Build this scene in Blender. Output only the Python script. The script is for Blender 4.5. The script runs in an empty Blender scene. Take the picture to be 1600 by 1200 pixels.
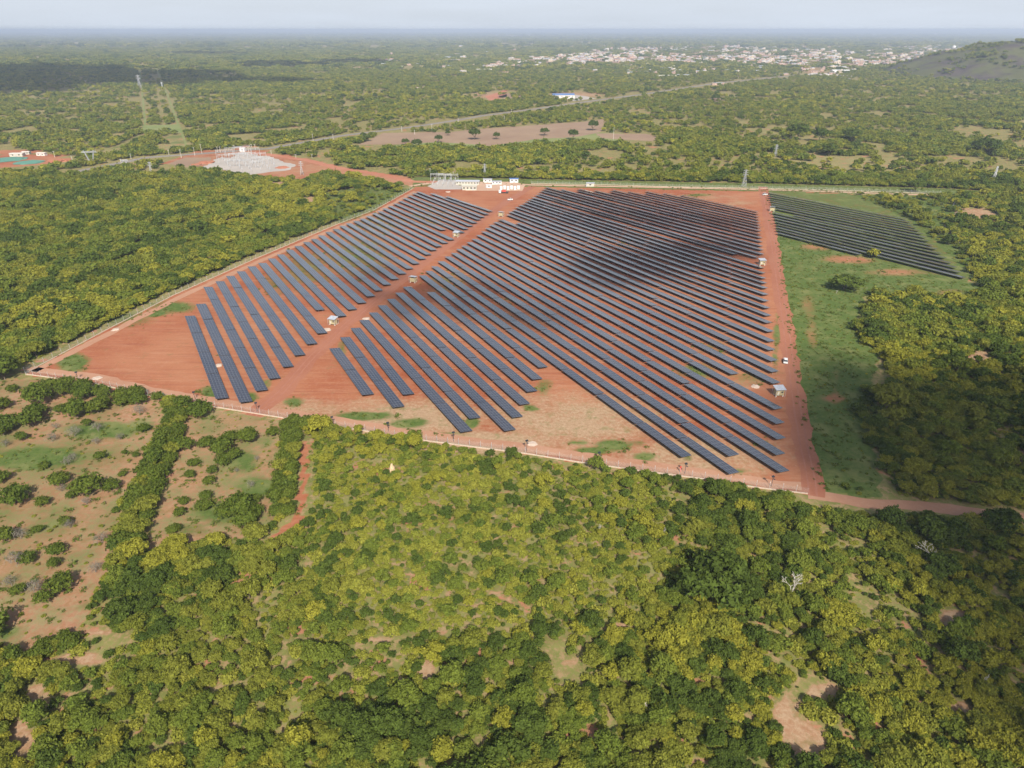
import bpy, bmesh, math, random
import numpy as np
from mathutils import Vector, Matrix, Euler

S = bpy.context.scene
COL = S.collection
rng = np.random.default_rng(7)
random.seed(7)

# ------------------------------------------------------------------ camera
F = 1067.0                      # focal length in pixels of the 1600 px wide photograph
H = 130.0                       # flying height of the camera in metres
P = math.atan(554 / F)          # downward pitch
cam = bpy.data.cameras.new('camera')
cam.sensor_fit = 'HORIZONTAL'
cam.angle = 2 * math.atan(800 / F)
cam.clip_start = 1.0
cam.clip_end = 120000
camo = bpy.data.objects.new('camera', cam)
COL.objects.link(camo)
camo.location = (0, 0, H)
camo.rotation_euler = (math.pi / 2 - P, 0, 0)
S.camera = camo

# ------------------------------------------------------------------ sky, sun, exposure
anti = Vector((-150, F * math.cos(P) - 280 * math.sin(P), -F * math.sin(P) - 280 * math.cos(P))).normalized()
SUN = -anti                     # towards the sun
SUN_EL = math.asin(SUN.z)
SUN_AZ = math.atan2(SUN.x, SUN.y)

W = bpy.data.worlds.new('World')
S.world = W
W.use_nodes = True
wt = W.node_tree
wt.nodes.clear()
w_out = wt.nodes.new('ShaderNodeOutputWorld')
w_bg = wt.nodes.new('ShaderNodeBackground')
w_sky = wt.nodes.new('ShaderNodeTexSky')
w_sky.sky_type = 'NISHITA'
w_sky.sun_disc = False
w_sky.sun_elevation = SUN_EL
w_sky.sun_rotation = SUN_AZ
w_sky.altitude = 200
w_sky.air_density = 1.2
w_sky.dust_density = 3.0
w_sky.ozone_density = 1.0
w_bg.inputs['Strength'].default_value = 0.085
# thin veil of high cloud in the sky, laid out by direction
w_tc = wt.nodes.new('ShaderNodeTexCoord')
w_map = wt.nodes.new('ShaderNodeMapping')
w_map.inputs['Scale'].default_value = (1.6, 1.6, 16.0)
w_n = wt.nodes.new('ShaderNodeTexNoise')
w_n.inputs['Scale'].default_value = 2.2
w_n.inputs['Detail'].default_value = 6
w_r = wt.nodes.new('ShaderNodeValToRGB')
w_r.color_ramp.elements[0].position = 0.35
w_r.color_ramp.elements[0].color = (0.80, 0.80, 0.80, 1)
w_r.color_ramp.elements[1].position = 0.72
w_r.color_ramp.elements[1].color = (0.95, 0.95, 0.95, 1)
w_m = wt.nodes.new('ShaderNodeMix')
w_m.data_type = 'RGBA'
w_m.inputs['B'].default_value = (4.9, 5.4, 6.15, 1)
wt.links.new(w_tc.outputs['Generated'], w_map.inputs['Vector'])
wt.links.new(w_map.outputs['Vector'], w_n.inputs['Vector'])
wt.links.new(w_n.outputs['Fac'], w_r.inputs['Fac'])
w_sep = wt.nodes.new('ShaderNodeSeparateXYZ')
w_el = wt.nodes.new('ShaderNodeMapRange')
w_el.inputs['From Min'].default_value = 0.05
w_el.inputs['From Max'].default_value = 0.3
w_el.inputs['To Min'].default_value = 1.0
w_el.inputs['To Max'].default_value = 0.06
w_mul = wt.nodes.new('ShaderNodeMath')
w_mul.operation = 'MULTIPLY'
wt.links.new(w_tc.outputs['Generated'], w_sep.inputs[0])
wt.links.new(w_sep.outputs['Z'], w_el.inputs['Value'])
wt.links.new(w_r.outputs['Color'], w_mul.inputs[0])
wt.links.new(w_el.outputs['Result'], w_mul.inputs[1])
wt.links.new(w_mul.outputs[0], w_m.inputs['Factor'])
wt.links.new(w_sky.outputs['Color'], w_m.inputs['A'])
wt.links.new(w_m.outputs['Result'], w_bg.inputs['Color'])
wt.links.new(w_bg.outputs['Background'], w_out.inputs['Surface'])

sl = bpy.data.lights.new('sun', 'SUN')
sl.energy = 4.3
sl.angle = math.radians(0.5)
sl.color = (1.0, 0.93, 0.83)
slo = bpy.data.objects.new('sun', sl)
COL.objects.link(slo)
slo.location = (0, -200, 900)
slo.rotation_euler = Vector((0, 0, -1)).rotation_difference(anti).to_euler()

S.view_settings.view_transform = 'Standard'
S.view_settings.look = 'None'
S.view_settings.gamma = 1.0
S.view_settings.exposure = 0.82
S.cycles.max_bounces = 4
S.cycles.diffuse_bounces = 2
S.cycles.glossy_bounces = 2
S.cycles.transmission_bounces = 2
S.cycles.volume_bounces = 0
S.cycles.transparent_max_bounces = 8
S.cycles.use_denoising = True

# ------------------------------------------------------------------ pixel <-> ground helpers
cP, sP = math.cos(P), math.sin(P)

def G(x, y, h=0.0):
    """ground point (at height h) seen at pixel x, y of the 1600x1200 photograph"""
    u = x - 800.0
    v = 600.0 - y
    dy = F * cP + v * sP
    dz = -F * sP + v * cP
    t = (h - H) / dz
    return u * t, dy * t

def PX(X, Y, Z=0.0):
    dz = Z - H
    f = Y * cP - dz * sP
    up = Y * sP + dz * cP
    f = np.where(np.abs(f) < 1e-3, 1e-3, f)
    px = 800 + F * X / f
    py = 600 - F * up / f
    return np.where(f > 0, px, -9999), np.where(f > 0, py, 9999)

def tall(x, yb, yt):
    """height of an upright thing with its foot at pixel (x, yb) and its top at row yt"""
    X, Y = G(x, yb)
    lo, hi = 0.0, 200.0
    for _ in range(40):
        m = (lo + hi) / 2
        if float(PX(X, Y, m)[1]) > yt:
            lo = m
        else:
            hi = m
    return lo

def ppm(x, y):
    X, Y = G(x, y)
    return F / math.sqrt(X * X + Y * Y + H * H)

def inpoly(px, py, poly):
    px = np.asarray(px, float)
    py = np.asarray(py, float)
    r = np.zeros(px.shape, bool)
    n = len(poly)
    for i in range(n):
        x1, y1 = poly[i]
        x2, y2 = poly[(i + 1) % n]
        if y1 == y2:
            continue
        c = ((y1 > py) != (y2 > py)) & (px < (x2 - x1) * (py - y1) / (y2 - y1) + x1)
        r ^= c
    return r

def near_line(X, Y, pts, d):
    r = np.zeros(X.shape, bool)
    for (ax, ay), (bx, by) in zip(pts[:-1], pts[1:]):
        vx, vy = bx - ax, by - ay
        L2 = vx * vx + vy * vy + 1e-9
        t = np.clip(((X - ax) * vx + (Y - ay) * vy) / L2, 0, 1)
        r |= (X - ax - t * vx) ** 2 + (Y - ay - t * vy) ** 2 < d * d
    return r

_lat = rng.random((256, 256))

def vnoise(x, y):
    """smooth value noise 0..1"""
    x = np.asarray(x, float)
    y = np.asarray(y, float)
    xi = np.floor(x).astype(int)
    yi = np.floor(y).astype(int)
    fx = x - xi
    fy = y - yi
    fx = fx * fx * (3 - 2 * fx)
    fy = fy * fy * (3 - 2 * fy)
    a = _lat[xi & 255, yi & 255]
    b = _lat[(xi + 1) & 255, yi & 255]
    c = _lat[xi & 255, (yi + 1) & 255]
    d = _lat[(xi + 1) & 255, (yi + 1) & 255]
    return (a * (1 - fx) + b * fx) * (1 - fy) + (c * (1 - fx) + d * fx) * fy

def fbm(x, y):
    return (vnoise(x, y) * 0.5 + vnoise(x * 2.1 + 17, y * 2.1 + 5) * 0.3 + vnoise(x * 4.3 + 51, y * 4.3 + 9) * 0.2)

# ------------------------------------------------------------------ materials
class NT:
    def __init__(s, name):
        s.m = bpy.data.materials.new(name)
        s.m.use_nodes = True
        s.t = s.m.node_tree
        s.t.nodes.clear()
        s.out = s.n('ShaderNodeOutputMaterial')

    def n(s, typ, **kw):
        nd = s.t.nodes.new(typ)
        for k, v in kw.items():
            setattr(nd, k, v)
        return nd

    def l(s, a, b):
        s.t.links.new(a, b)

    def mix(s, fac, a, b, blend='MIX'):
        nd = s.n('ShaderNodeMix', data_type='RGBA', blend_type=blend)
        for sock, v in (('Factor', fac), ('A', a), ('B', b)):
            if isinstance(v, bpy.types.NodeSocket):
                s.l(v, nd.inputs[sock])
            elif isinstance(v, (int, float)):
                nd.inputs[sock].default_value = v
            else:
                nd.inputs[sock].default_value = (*v, 1)
        return nd.outputs['Result']

    def math(s, op, a, b=None, c=None, clamp=False):
        nd = s.n('ShaderNodeMath', operation=op, use_clamp=clamp)
        for i, v in enumerate((a, b, c)):
            if v is None:
                continue
            if isinstance(v, bpy.types.NodeSocket):
                s.l(v, nd.inputs[i])
            else:
                nd.inputs[i].default_value = v
        return nd.outputs[0]

    def noise(s, scale, vec=None, detail=4, rough=0.55):
        nd = s.n('ShaderNodeTexNoise')
        nd.inputs['Scale'].default_value = scale
        nd.inputs['Detail'].default_value = detail
        nd.inputs['Roughness'].default_value = rough
        if vec is not None:
            s.l(vec, nd.inputs['Vector'])
        return nd.outputs['Fac']

    def ramp(s, fac, a, b):
        nd = s.n('ShaderNodeMapRange')
        nd.clamp = True
        s.l(fac, nd.inputs['Value'])
        nd.inputs['From Min'].default_value = a
        nd.inputs['From Max'].default_value = b
        return nd.outputs['Result']

    def bsdf(s, col, rough=0.9, spec=0.2, metal=0.0):
        b = s.n('ShaderNodeBsdfPrincipled')
        if isinstance(col, bpy.types.NodeSocket):
            s.l(col, b.inputs['Base Color'])
        else:
            b.inputs['Base Color'].default_value = (*col, 1)
        b.inputs['Roughness'].default_value = rough
        b.inputs['Specular IOR Level'].default_value = spec
        b.inputs['Metallic'].default_value = metal
        s.l(b.outputs['BSDF'], s.out.inputs['Surface'])
        return b

def plain(name, col, rough=0.8, spec=0.3, metal=0.0, var=0.18, scale=1.5):
    t = NT(name)
    g = t.n('ShaderNodeNewGeometry')
    f = t.noise(scale, g.outputs['Position'])
    lo = tuple(c * (1 - var) for c in col)
    hi = tuple(min(1, c * (1 + var)) for c in col)
    t.bsdf(t.mix(t.ramp(f, 0.3, 0.7), lo, hi), rough, spec, metal)
    return t.m

def leaf_mat(name, c1, c2, c3, trans=0.36, patch=0.02):
    """foliage: each crown its own tone, leaf clumps lighter and darker"""
    t = NT(name)
    oi = t.n('ShaderNodeObjectInfo')
    g = t.n('ShaderNodeNewGeometry')
    big = t.ramp(t.noise(patch, oi.outputs['Location'], 2), 0.35, 0.65)
    r = oi.outputs['Random']
    c = t.mix(t.math('ADD', t.math('MULTIPLY', r, 0.65), t.math('MULTIPLY', big, 0.35)), c1, c2)
    nl = t.ramp(t.noise(1.1, g.outputs['Position'], 3, 0.7), 0.38, 0.68)
    c = t.mix(t.math('MULTIPLY', nl, 0.6), c, c3)
    isl = t.math('MULTIPLY_ADD', g.outputs['Random Per Island'], 0.46, 0.78)
    hv = t.n('ShaderNodeHueSaturation')
    t.l(isl, hv.inputs['Value'])
    t.l(c, hv.inputs['Color'])
    d = t.n('ShaderNodeBsdfDiffuse')
    tr = t.n('ShaderNodeBsdfTranslucent')
    ms = t.n('ShaderNodeMixShader')
    ms.inputs[0].default_value = trans
    t.l(hv.outputs['Color'], d.inputs['Color'])
    t.l(hv.outputs['Color'], tr.inputs['Color'])
    t.l(d.outputs[0], ms.inputs[1])
    t.l(tr.outputs[0], ms.inputs[2])
    t.l(ms.outputs[0], t.out.inputs['Surface'])
    return t.m

M = {}
M['leaf_yellow'] = leaf_mat('leaf_yellow', (0.225, 0.23, 0.03), (0.30, 0.285, 0.038), (0.22, 0.22, 0.032))
M['leaf_olive'] = leaf_mat('leaf_olive', (0.16, 0.182, 0.027), (0.225, 0.23, 0.037), (0.15, 0.165, 0.027))
M['leaf_mid'] = leaf_mat('leaf_mid', (0.115, 0.158, 0.025), (0.17, 0.20, 0.032), (0.115, 0.145, 0.024))
M['leaf_dark'] = leaf_mat('leaf_dark', (0.065, 0.10, 0.020), (0.10, 0.135, 0.025), (0.06, 0.088, 0.017))
M['leaf_shrub'] = leaf_mat('leaf_shrub', (0.205, 0.228, 0.033), (0.295, 0.285, 0.047), (0.20, 0.21, 0.035))
M['leaf_mango'] = leaf_mat('leaf_mango', (0.068, 0.11, 0.018), (0.115, 0.15, 0.024), (0.13, 0.145, 0.024))
M['twig_grey'] = leaf_mat('twig_grey', (0.14, 0.128, 0.105), (0.19, 0.17, 0.14), (0.12, 0.11, 0.088), 0.0)
M['bark'] = plain('bark', (0.12, 0.095, 0.07))
M['dead_wood'] = plain('dead_wood', (0.40, 0.37, 0.32))
M['grass_tuft'] = leaf_mat('grass_tuft', (0.08, 0.13, 0.02), (0.15, 0.175, 0.036), (0.15, 0.155, 0.042))
M['concrete'] = plain('concrete', (0.44, 0.35, 0.27))
M['whitewash'] = plain('whitewash', (0.58, 0.54, 0.49))
M['steel'] = plain('steel', (0.42, 0.43, 0.44), 0.5, 0.5, 0.3)
M['frame_steel'] = plain('frame_steel', (0.20, 0.20, 0.205), 0.6, 0.3)
M['dark_steel'] = plain('dark_steel', (0.05, 0.05, 0.055), 0.5, 0.4)
M['tin_roof'] = plain('tin_roof', (0.40, 0.42, 0.46), 0.5, 0.5, 0.2)
M['cream_paint'] = plain('cream_paint', (0.36, 0.31, 0.18), 0.55)
M['cream_wall'] = plain('cream_wall', (0.44, 0.42, 0.35))
M['white_paint'] = plain('white_paint', (0.62, 0.62, 0.61), 0.4, 0.5)
M['blue_roof'] = plain('blue_roof', (0.10, 0.16, 0.32), 0.5)
M['teal_net'] = plain('teal_net', (0.08, 0.20, 0.15))
M['glass_dark'] = plain('glass_dark', (0.02, 0.025, 0.03), 0.1, 0.6)
M['rubber'] = plain('rubber', (0.02, 0.02, 0.02))
M['red_paint'] = plain('red_paint', (0.42, 0.06, 0.04), 0.5)
M['mound'] = plain('mound', (0.44, 0.32, 0.19))
M['rubble'] = plain('rubble', (0.42, 0.33, 0.265), scale=0.8)

# solar module: dark cells, thin aluminium frames, laid out in the metres of the table's own UV
t = NT('solar_module')
uv = t.n('ShaderNodeUVMap')
sx = t.n('ShaderNodeSeparateXYZ')
t.l(uv.outputs['UV'], sx.inputs[0])
fu = t.math('FRACT', t.math('DIVIDE', sx.outputs['X'], 2.1))
fv = t.math('FRACT', sx.outputs['Y'])
lu = t.math('MAXIMUM', t.math('LESS_THAN', fu, 0.035), t.math('GREATER_THAN', fu, 0.965))
lv = t.math('MAXIMUM', t.math('LESS_THAN', fv, 0.06), t.math('GREATER_THAN', fv, 0.94))
ln = t.math('MAXIMUM', lu, lv)
oi = t.n('ShaderNodeObjectInfo')
cell = t.mix(oi.outputs['Random'], (0.008, 0.010, 0.020), (0.014, 0.017, 0.030))
gp = t.n('ShaderNodeNewGeometry')
cell = t.mix(t.math('MULTIPLY', t.ramp(t.noise(0.05, gp.outputs['Position'], 4, 0.6), 0.4, 0.75), 0.35), cell, (0.075, 0.06, 0.055))
cellc = t.mix(ln, cell, (0.085, 0.09, 0.10))
b = t.bsdf(cellc, 0.2, 0.7)
b.inputs['Sheen Weight'].default_value = 0.12      # thin coat of dust, seen most at grazing angles
b.inputs['Sheen Roughness'].default_value = 0.5
b.inputs['Sheen Tint'].default_value = (0.85, 0.78, 0.78, 1)
t.l(t.math('MULTIPLY_ADD', oi.outputs['Random'], 0.12, 0.12), b.inputs['Roughness'])
M['solar_module'] = t.m
M['backsheet'] = plain('backsheet', (0.05, 0.05, 0.055), 0.7)

# chain link: fine wires with the gaps left open
t = NT('chain_link')
g = t.n('ShaderNodeNewGeometry')
d = t.bsdf((0.40, 0.40, 0.38), 0.6, 0.4)
tr = t.n('ShaderNodeBsdfTransparent')
ms = t.n('ShaderNodeMixShader')
ms.inputs[0].default_value = 0.13
t.l(tr.outputs[0], ms.inputs[1])
t.l(d.outputs[0], ms.inputs[2])
t.l(ms.outputs[0], t.out.inputs['Surface'])
M['chain_link'] = t.m

def soil_mat(name, c1, c2, c3, s=0.05, track=False):
    t = NT(name)
    g = t.n('ShaderNodeNewGeometry')
    p = g.outputs['Position']
    c = t.mix(t.ramp(t.noise(s, p, 5, 0.6), 0.35, 0.65), c1, c2)
    c = t.mix(t.math('MULTIPLY', t.ramp(t.noise(0.6, p, 5, 0.7), 0.5, 0.75), 0.5), c, c3)
    c = t.mix(t.math('MULTIPLY', t.ramp(t.noise(3.0, p, 3, 0.7), 0.45, 0.8), 0.25), c, tuple(v * 0.7 for v in c1))
    t.bsdf(c, 0.95, 0.1)
    return t.m

M['road_red'] = soil_mat('road_red', (0.25, 0.095, 0.055), (0.29, 0.122, 0.073), (0.33, 0.155, 0.1), 0.03)
M['rut'] = soil_mat('rut', (0.255, 0.105, 0.07), (0.30, 0.135, 0.09), (0.27, 0.11, 0.075), 0.2)
M['road_pale'] = soil_mat('road_pale', (0.30, 0.155, 0.095), (0.35, 0.195, 0.125), (0.39, 0.245, 0.165), 0.04)
M['track_white'] = soil_mat('track_white', (0.38, 0.24, 0.165), (0.43, 0.30, 0.22), (0.47, 0.36, 0.27), 0.06)
M['asphalt'] = soil_mat('asphalt', (0.17, 0.15, 0.135), (0.21, 0.19, 0.165), (0.25, 0.21, 0.18), 0.02)
M['field'] = soil_mat('field', (0.22, 0.145, 0.10), (0.26, 0.18, 0.12), (0.17, 0.16, 0.07), 0.02)
M['field_green'] = soil_mat('field_green', (0.13, 0.17, 0.05), (0.19, 0.20, 0.075), (0.22, 0.19, 0.09), 0.02)
M['gravel'] = soil_mat('gravel', (0.31, 0.285, 0.26), (0.37, 0.335, 0.30), (0.34, 0.24, 0.185), 0.05)
M['bare_red'] = soil_mat('bare_red', (0.30, 0.11, 0.06), (0.36, 0.16, 0.10), (0.42, 0.25, 0.17), 0.03)

# ground: painted by cover type (red soil, grass, pale sand) read from the sheet's own attribute
t = NT('ground')
g = t.n('ShaderNodeNewGeometry')
p = g.outputs['Position']
at = t.n('ShaderNodeAttribute', attribute_name='cover')
sep = t.n('ShaderNodeSeparateColor')
t.l(at.outputs['Color'], sep.inputs[0])
n_big = t.noise(0.012, p, 4)
n_mid = t.noise(0.09, p, 6, 0.65)
n_fin = t.noise(0.7, p, 5, 0.7)
n_gr = t.noise(3.5, p, 3, 0.7)
wood = t.mix(t.ramp(n_mid, 0.40, 0.62), (0.115, 0.13, 0.034), (0.19, 0.185, 0.062))
wood = t.mix(t.math('MULTIPLY', t.ramp(t.noise(0.004, p, 5, 0.6), 0.5, 0.66), 0.6), wood, (0.23, 0.215, 0.09))
wood = t.mix(t.math('MULTIPLY', t.ramp(n_fin, 0.48, 0.64), 0.75), wood, (0.22, 0.145, 0.075))
wood = t.mix(t.ramp(t.noise(0.4, p, 5, 0.7), 0.5, 0.6), wood, (0.26, 0.185, 0.095))
wood = t.mix(t.ramp(t.noise(0.06, p, 6, 0.72), 0.575, 0.62), wood, (0.31, 0.145, 0.085))
red = t.mix(t.ramp(n_mid, 0.36, 0.64), (0.235, 0.068, 0.030), (0.285, 0.100, 0.050))
red = t.mix(t.ramp(n_big, 0.42, 0.62), red, (0.32, 0.138, 0.073))
red = t.mix(t.math('MULTIPLY', t.ramp(n_fin, 0.5, 0.75), 0.45), red, (0.36, 0.20, 0.135))
mp = t.n('ShaderNodeMapping')
mp.inputs['Rotation'].default_value = (0, 0, 0.9)
mp.inputs['Scale'].default_value = (0.035, 0.5, 0.2)
t.l(p, mp.inputs['Vector'])
red = t.mix(t.math('MULTIPLY', t.ramp(t.noise(1.0, mp.outputs[0], 5, 0.65), 0.5, 0.68), 0.55), red, (0.20, 0.062, 0.036))
mp = t.n('ShaderNodeMapping')
mp.inputs['Rotation'].default_value = (0, 0, -0.28)
mp.inputs['Scale'].default_value = (0.03, 0.35, 0.2)
t.l(p, mp.inputs['Vector'])
red = t.mix(t.math('MULTIPLY', t.ramp(t.noise(1.0, mp.outputs[0], 6, 0.7), 0.52, 0.7), 0.6), red, (0.37, 0.20, 0.12))
red = t.mix(t.math('MULTIPLY', t.ramp(t.noise(0.16, p, 7, 0.75), 0.57, 0.68), 0.55), red, (0.155, 0.115, 0.045))
sand = t.mix(t.ramp(n_fin, 0.35, 0.7), (0.26, 0.165, 0.095), (0.37, 0.26, 0.165))
sand = t.mix(t.math('MULTIPLY', t.ramp(t.noise(0.25, p, 6, 0.7), 0.52, 0.66), 0.6), sand, (0.13, 0.14, 0.05))
grass = t.mix(t.ramp(n_fin, 0.35, 0.65), (0.05, 0.086, 0.018), (0.095, 0.13, 0.032))
grass = t.mix(t.ramp(n_mid, 0.48, 0.68), grass, (0.15, 0.16, 0.055))
grass = t.mix(t.math('MULTIPLY', t.ramp(t.noise(0.3, p, 6, 0.75), 0.56, 0.68), 0.7), grass, (0.19, 0.155, 0.075))
jit = t.math('MULTIPLY_ADD', n_fin, 0.5, t.math('MULTIPLY', n_mid, 0.7))     # about 0.6
def edge(ch, w=0.18):
    v = t.math('ADD', ch, t.math('SUBTRACT', jit, 0.6))
    return t.ramp(v, 0.5 - w, 0.5 + w)
c = t.mix(edge(sep.outputs[0], 0.1), wood, red)
c = t.mix(edge(sep.outputs[2]), c, sand)
c = t.mix(edge(sep.outputs[1], 0.14), c, grass)
c = t.mix(t.math('MULTIPLY', t.ramp(n_gr, 0.4, 0.75), 0.35), c, t.mix(1.0, c, (0.62, 0.6, 0.55), 'MULTIPLY'))
t.bsdf(c, 0.97, 0.05)
M['ground'] = t.m

# ------------------------------------------------------------------ object helpers
def tag(o, label=None, cat=None, group=None, kind=None):
    if label:
        o['label'] = label
    if cat:
        o['category'] = cat
    if group:
        o['group'] = group
    if kind:
        o['kind'] = kind
    return o

def empty(name, loc=(0, 0, 0), rz=0.0, label=None, cat=None, group=None):
    o = bpy.data.objects.new(name, None)
    o.empty_display_size = 0.5
    COL.objects.link(o)
    o.location = loc
    o.rotation_euler = (0, 0, rz)
    return tag(o, label, cat, group)

def link(name, me, parent=None, loc=(0, 0, 0), rz=0.0):
    o = bpy.data.objects.new(name, me)
    COL.objects.link(o)
    o.location = loc
    o.rotation_euler = (0, 0, rz)
    if parent is not None:
        o.parent = parent
    return o

class MB:
    """collects boxes, bars and tubes into one mesh"""
    def __init__(s):
        s.v = []
        s.f = []
        s.mi = []

    def add(s, vs, fs, mi=0):
        k = len(s.v)
        s.v += [tuple(map(float, v)) for v in vs]
        s.f += [tuple(i + k for i in f) for f in fs]
        s.mi += [mi] * len(fs)

    def box(s, c, d, mi=0, rz=0.0, taper=1.0):
        x, y, z = (q / 2 for q in d)
        vs = []
        ca, sa = math.cos(rz), math.sin(rz)
        for k, (a, b_, e) in enumerate([(-1, -1, -1), (1, -1, -1), (1, 1, -1), (-1, 1, -1), (-1, -1, 1), (1, -1, 1), (1, 1, 1), (-1, 1, 1)]):
            tp = taper if e > 0 else 1
            px, py = a * x * tp, b_ * y * tp
            vs.append((c[0] + px * ca - py * sa, c[1] + px * sa + py * ca, c[2] + e * z))
        s.add(vs, [(0, 3, 2, 1), (4, 5, 6, 7), (0, 1, 5, 4), (1, 2, 6, 5), (2, 3, 7, 6), (3, 0, 4, 7)], mi)

    def bar(s, a, b, r0, r1=None, n=4, mi=0, cap=True):
        r1 = r0 if r1 is None else r1
        a = Vector(a)
        b = Vector(b)
        d = (b - a).normalized()
        u = d.orthogonal().normalized()
        w = d.cross(u)
        vs = []
        for q, r in ((a, r0), (b, r1)):
            for i in range(n):
                an = 2 * math.pi * i / n
                vs.append(q + u * (r * math.cos(an)) + w * (r * math.sin(an)))
        fs = [(i, (i + 1) % n, n + (i + 1) % n, n + i) for i in range(n)]
        if cap:
            fs += [tuple(range(n - 1, -1, -1)), tuple(range(n, 2 * n))]
        s.add(vs, fs, mi)

    def mesh(s, name, *mats):
        me = bpy.data.meshes.new(name)
        me.from_pydata(s.v, [], s.f)
        for m in mats:
            me.materials.append(m)
        if len(mats) > 1:
            me.polygons.foreach_set('material_index', s.mi)
        me.update()
        return me

    def build(s, name, mats, parent=None, loc=(0, 0, 0), rz=0.0):
        if not isinstance(mats, (list, tuple)):
            mats = [mats]
        return link(name, s.mesh(name, *mats), parent, loc, rz)

def sheet(name, pts, mat, z, label, kind='structure', cat=None):
    """flat sheet from a ground outline"""
    bm = bmesh.new()
    vs = [bm.verts.new((x, y, z)) for x, y in pts]
    f = bm.faces.new(vs)
    if f.normal.z < 0:
        f.normal_flip()
    bmesh.ops.triangulate(bm, faces=[f])
    me = bpy.data.meshes.new(name)
    bm.to_mesh(me)
    bm.free()
    me.materials.append(mat)
    o = link(name, me)
    return tag(o, label, cat or name.replace('_', ' '), None, kind)

def rough_outline(px, step=4.0, amp=1.2, seed=0):
    """pixel outline -> ground outline with a frayed edge"""
    g = [G(*q) for q in px]
    out = []
    for i in range(len(g)):
        a = np.array(g[i])
        b = np.array(g[(i + 1) % len(g)])
        L = np.hypot(*(b - a))
        n = max(1, int(L / step))
        nv = np.array((-(b - a)[1], (b - a)[0])) / max(L, 1e-6)
        for k in range(n):
            q = a + (b - a) * k / n
            j = (float(fbm(q[0] / (step * 1.7) + seed, q[1] / (step * 1.7))) - 0.5) * 2 * amp
            out.append(tuple(q + nv * j))
    return out

def ribbon_pts(px, w0, w1=None, step=4.0, amp=0.35, seed=0, ground=False):
    """centre line (pixels) -> outline of a road of width w metres with slightly frayed edges"""
    w1 = w0 if w1 is None else w1
    g = [np.array(q) if ground else np.array(G(*q)) for q in px]
    pts = []
    tot = sum(np.hypot(*(g[i + 1] - g[i])) for i in range(len(g) - 1))
    run = 0
    for i in range(len(g) - 1):
        L = np.hypot(*(g[i + 1] - g[i]))
        n = max(1, int(L / step))
        for k in range(n):
            pts.append((g[i] + (g[i + 1] - g[i]) * k / n, (run + L * k / n) / tot))
        run += L
    pts.append((g[-1], 1.0))
    Lf, Rt = [], []
    for i, (q, s) in enumerate(pts):
        a = pts[max(0, i - 1)][0]
        b = pts[min(len(pts) - 1, i + 1)][0]
        d = (b - a) / max(np.hypot(*(b - a)), 1e-6)
        nv = np.array((-d[1], d[0]))
        w = (w0 + (w1 - w0) * s) / 2
        jl = (float(fbm(q[0] / 7 + seed, q[1] / 7)) - 0.5) * 2 * amp * 2
        jr = (float(fbm(q[0] / 7 + seed + 40, q[1] / 7)) - 0.5) * 2 * amp * 2
        Lf.append(tuple(q + nv * (w + jl)))
        Rt.append(tuple(q - nv * (w + jr)))
    return Lf, Rt

def road(name, px, w0, w1, mat, z, label, step=4.0, amp=0.35, seed=0, cat=None):
    Lf, Rt = ribbon_pts(px, w0, w1, step, amp, seed)
    vs = [(x, y, z) for x, y in Lf] + [(x, y, z) for x, y in Rt]
    n = len(Lf)
    fs = [(i, n + i, n + i + 1, i + 1) for i in range(n - 1)]
    me = bpy.data.meshes.new(name)
    me.from_pydata(vs, [], fs)
    me.materials.append(mat)
    me.update()
    return tag(link(name, me), label, cat or name.replace('_', ' '), None, 'structure')

# ------------------------------------------------------------------ outlines read off the photograph (pixels)
FENCE_LEFT = [(40, 583), (160, 519), (270, 462), (400, 404), (467, 375.6), (531, 349), (585, 328), (645, 295)]
FENCE_FRONT = [(40, 585), (150, 600), (240, 620), (340, 637), (470, 658), (560, 672), (620, 683), (710, 695), (820, 709), (900, 722), (1000, 736), (1100, 749), (1180, 762), (1262, 772)]
FENCE_BACK = [(830, 287), (950, 289), (1050, 292), (1160, 294), (1290, 297), (1470, 303)]
SITE = FENCE_FRONT + [(1283, 768), (1262, 690), (1240, 560), (1222, 440), (1200, 300), (1470, 303), (1160, 292), (830, 285), (655, 278)] + FENCE_LEFT[::-1]
SITE_MAIN = FENCE_FRONT + [(1283, 768), (1262, 690), (1240, 560), (1222, 440), (1205, 298), (1160, 293), (830, 286), (655, 280), (645, 295)] + FENCE_LEFT[::-1][1:]
RBLOCK = [(1196, 299), (1330, 303), (1425, 343), (1470, 385), (1522, 438), (1500, 441), (1350, 400), (1213, 370)]
GRASS_R = [(1212, 366), (1350, 400), (1505, 438), (1545, 452), (1500, 470), (1352, 462), (1345, 500), (1372, 555), (1368, 600), (1372, 700), (1378, 780), (1280, 768), (1262, 690), (1240, 560), (1222, 440)]
GRASS_FAR = [(1325, 304), (1440, 306), (1500, 322), (1475, 352), (1545, 430), (1522, 438), (1470, 385), (1425, 343)]
BACK_STRIP = [(645, 276), (830, 280), (1160, 286), (1470, 294), (1600, 302), (1600, 308), (1470, 305), (830, 292), (645, 292)]
SUBST = [(252, 256), (300, 238), (380, 230), (408, 236), (470, 247), (535, 262), (640, 276), (650, 292), (600, 283), (505, 266), (470, 280), (392, 274), (330, 264)]
LEFTWORKS = [(-20, 237), (30, 233), (70, 240), (118, 251), (70, 257), (35, 261), (-20, 265)]
ORCH_A = [(-40, 588), (40, 590), (150, 604), (245, 625), (262, 640), (228, 720), (196, 790), (180, 870), (150, 935), (132, 990), (60, 1020), (-60, 1040)]
ORCH_B = [(296, 636), (470, 662), (440, 690), (425, 832), (330, 850), (232, 862), (222, 835), (262, 740)]
LANE = [(468, 690), (488, 690), (484, 740), (475, 800), (478, 822), (420, 845), (430, 828), (458, 815), (464, 760)]
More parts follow.
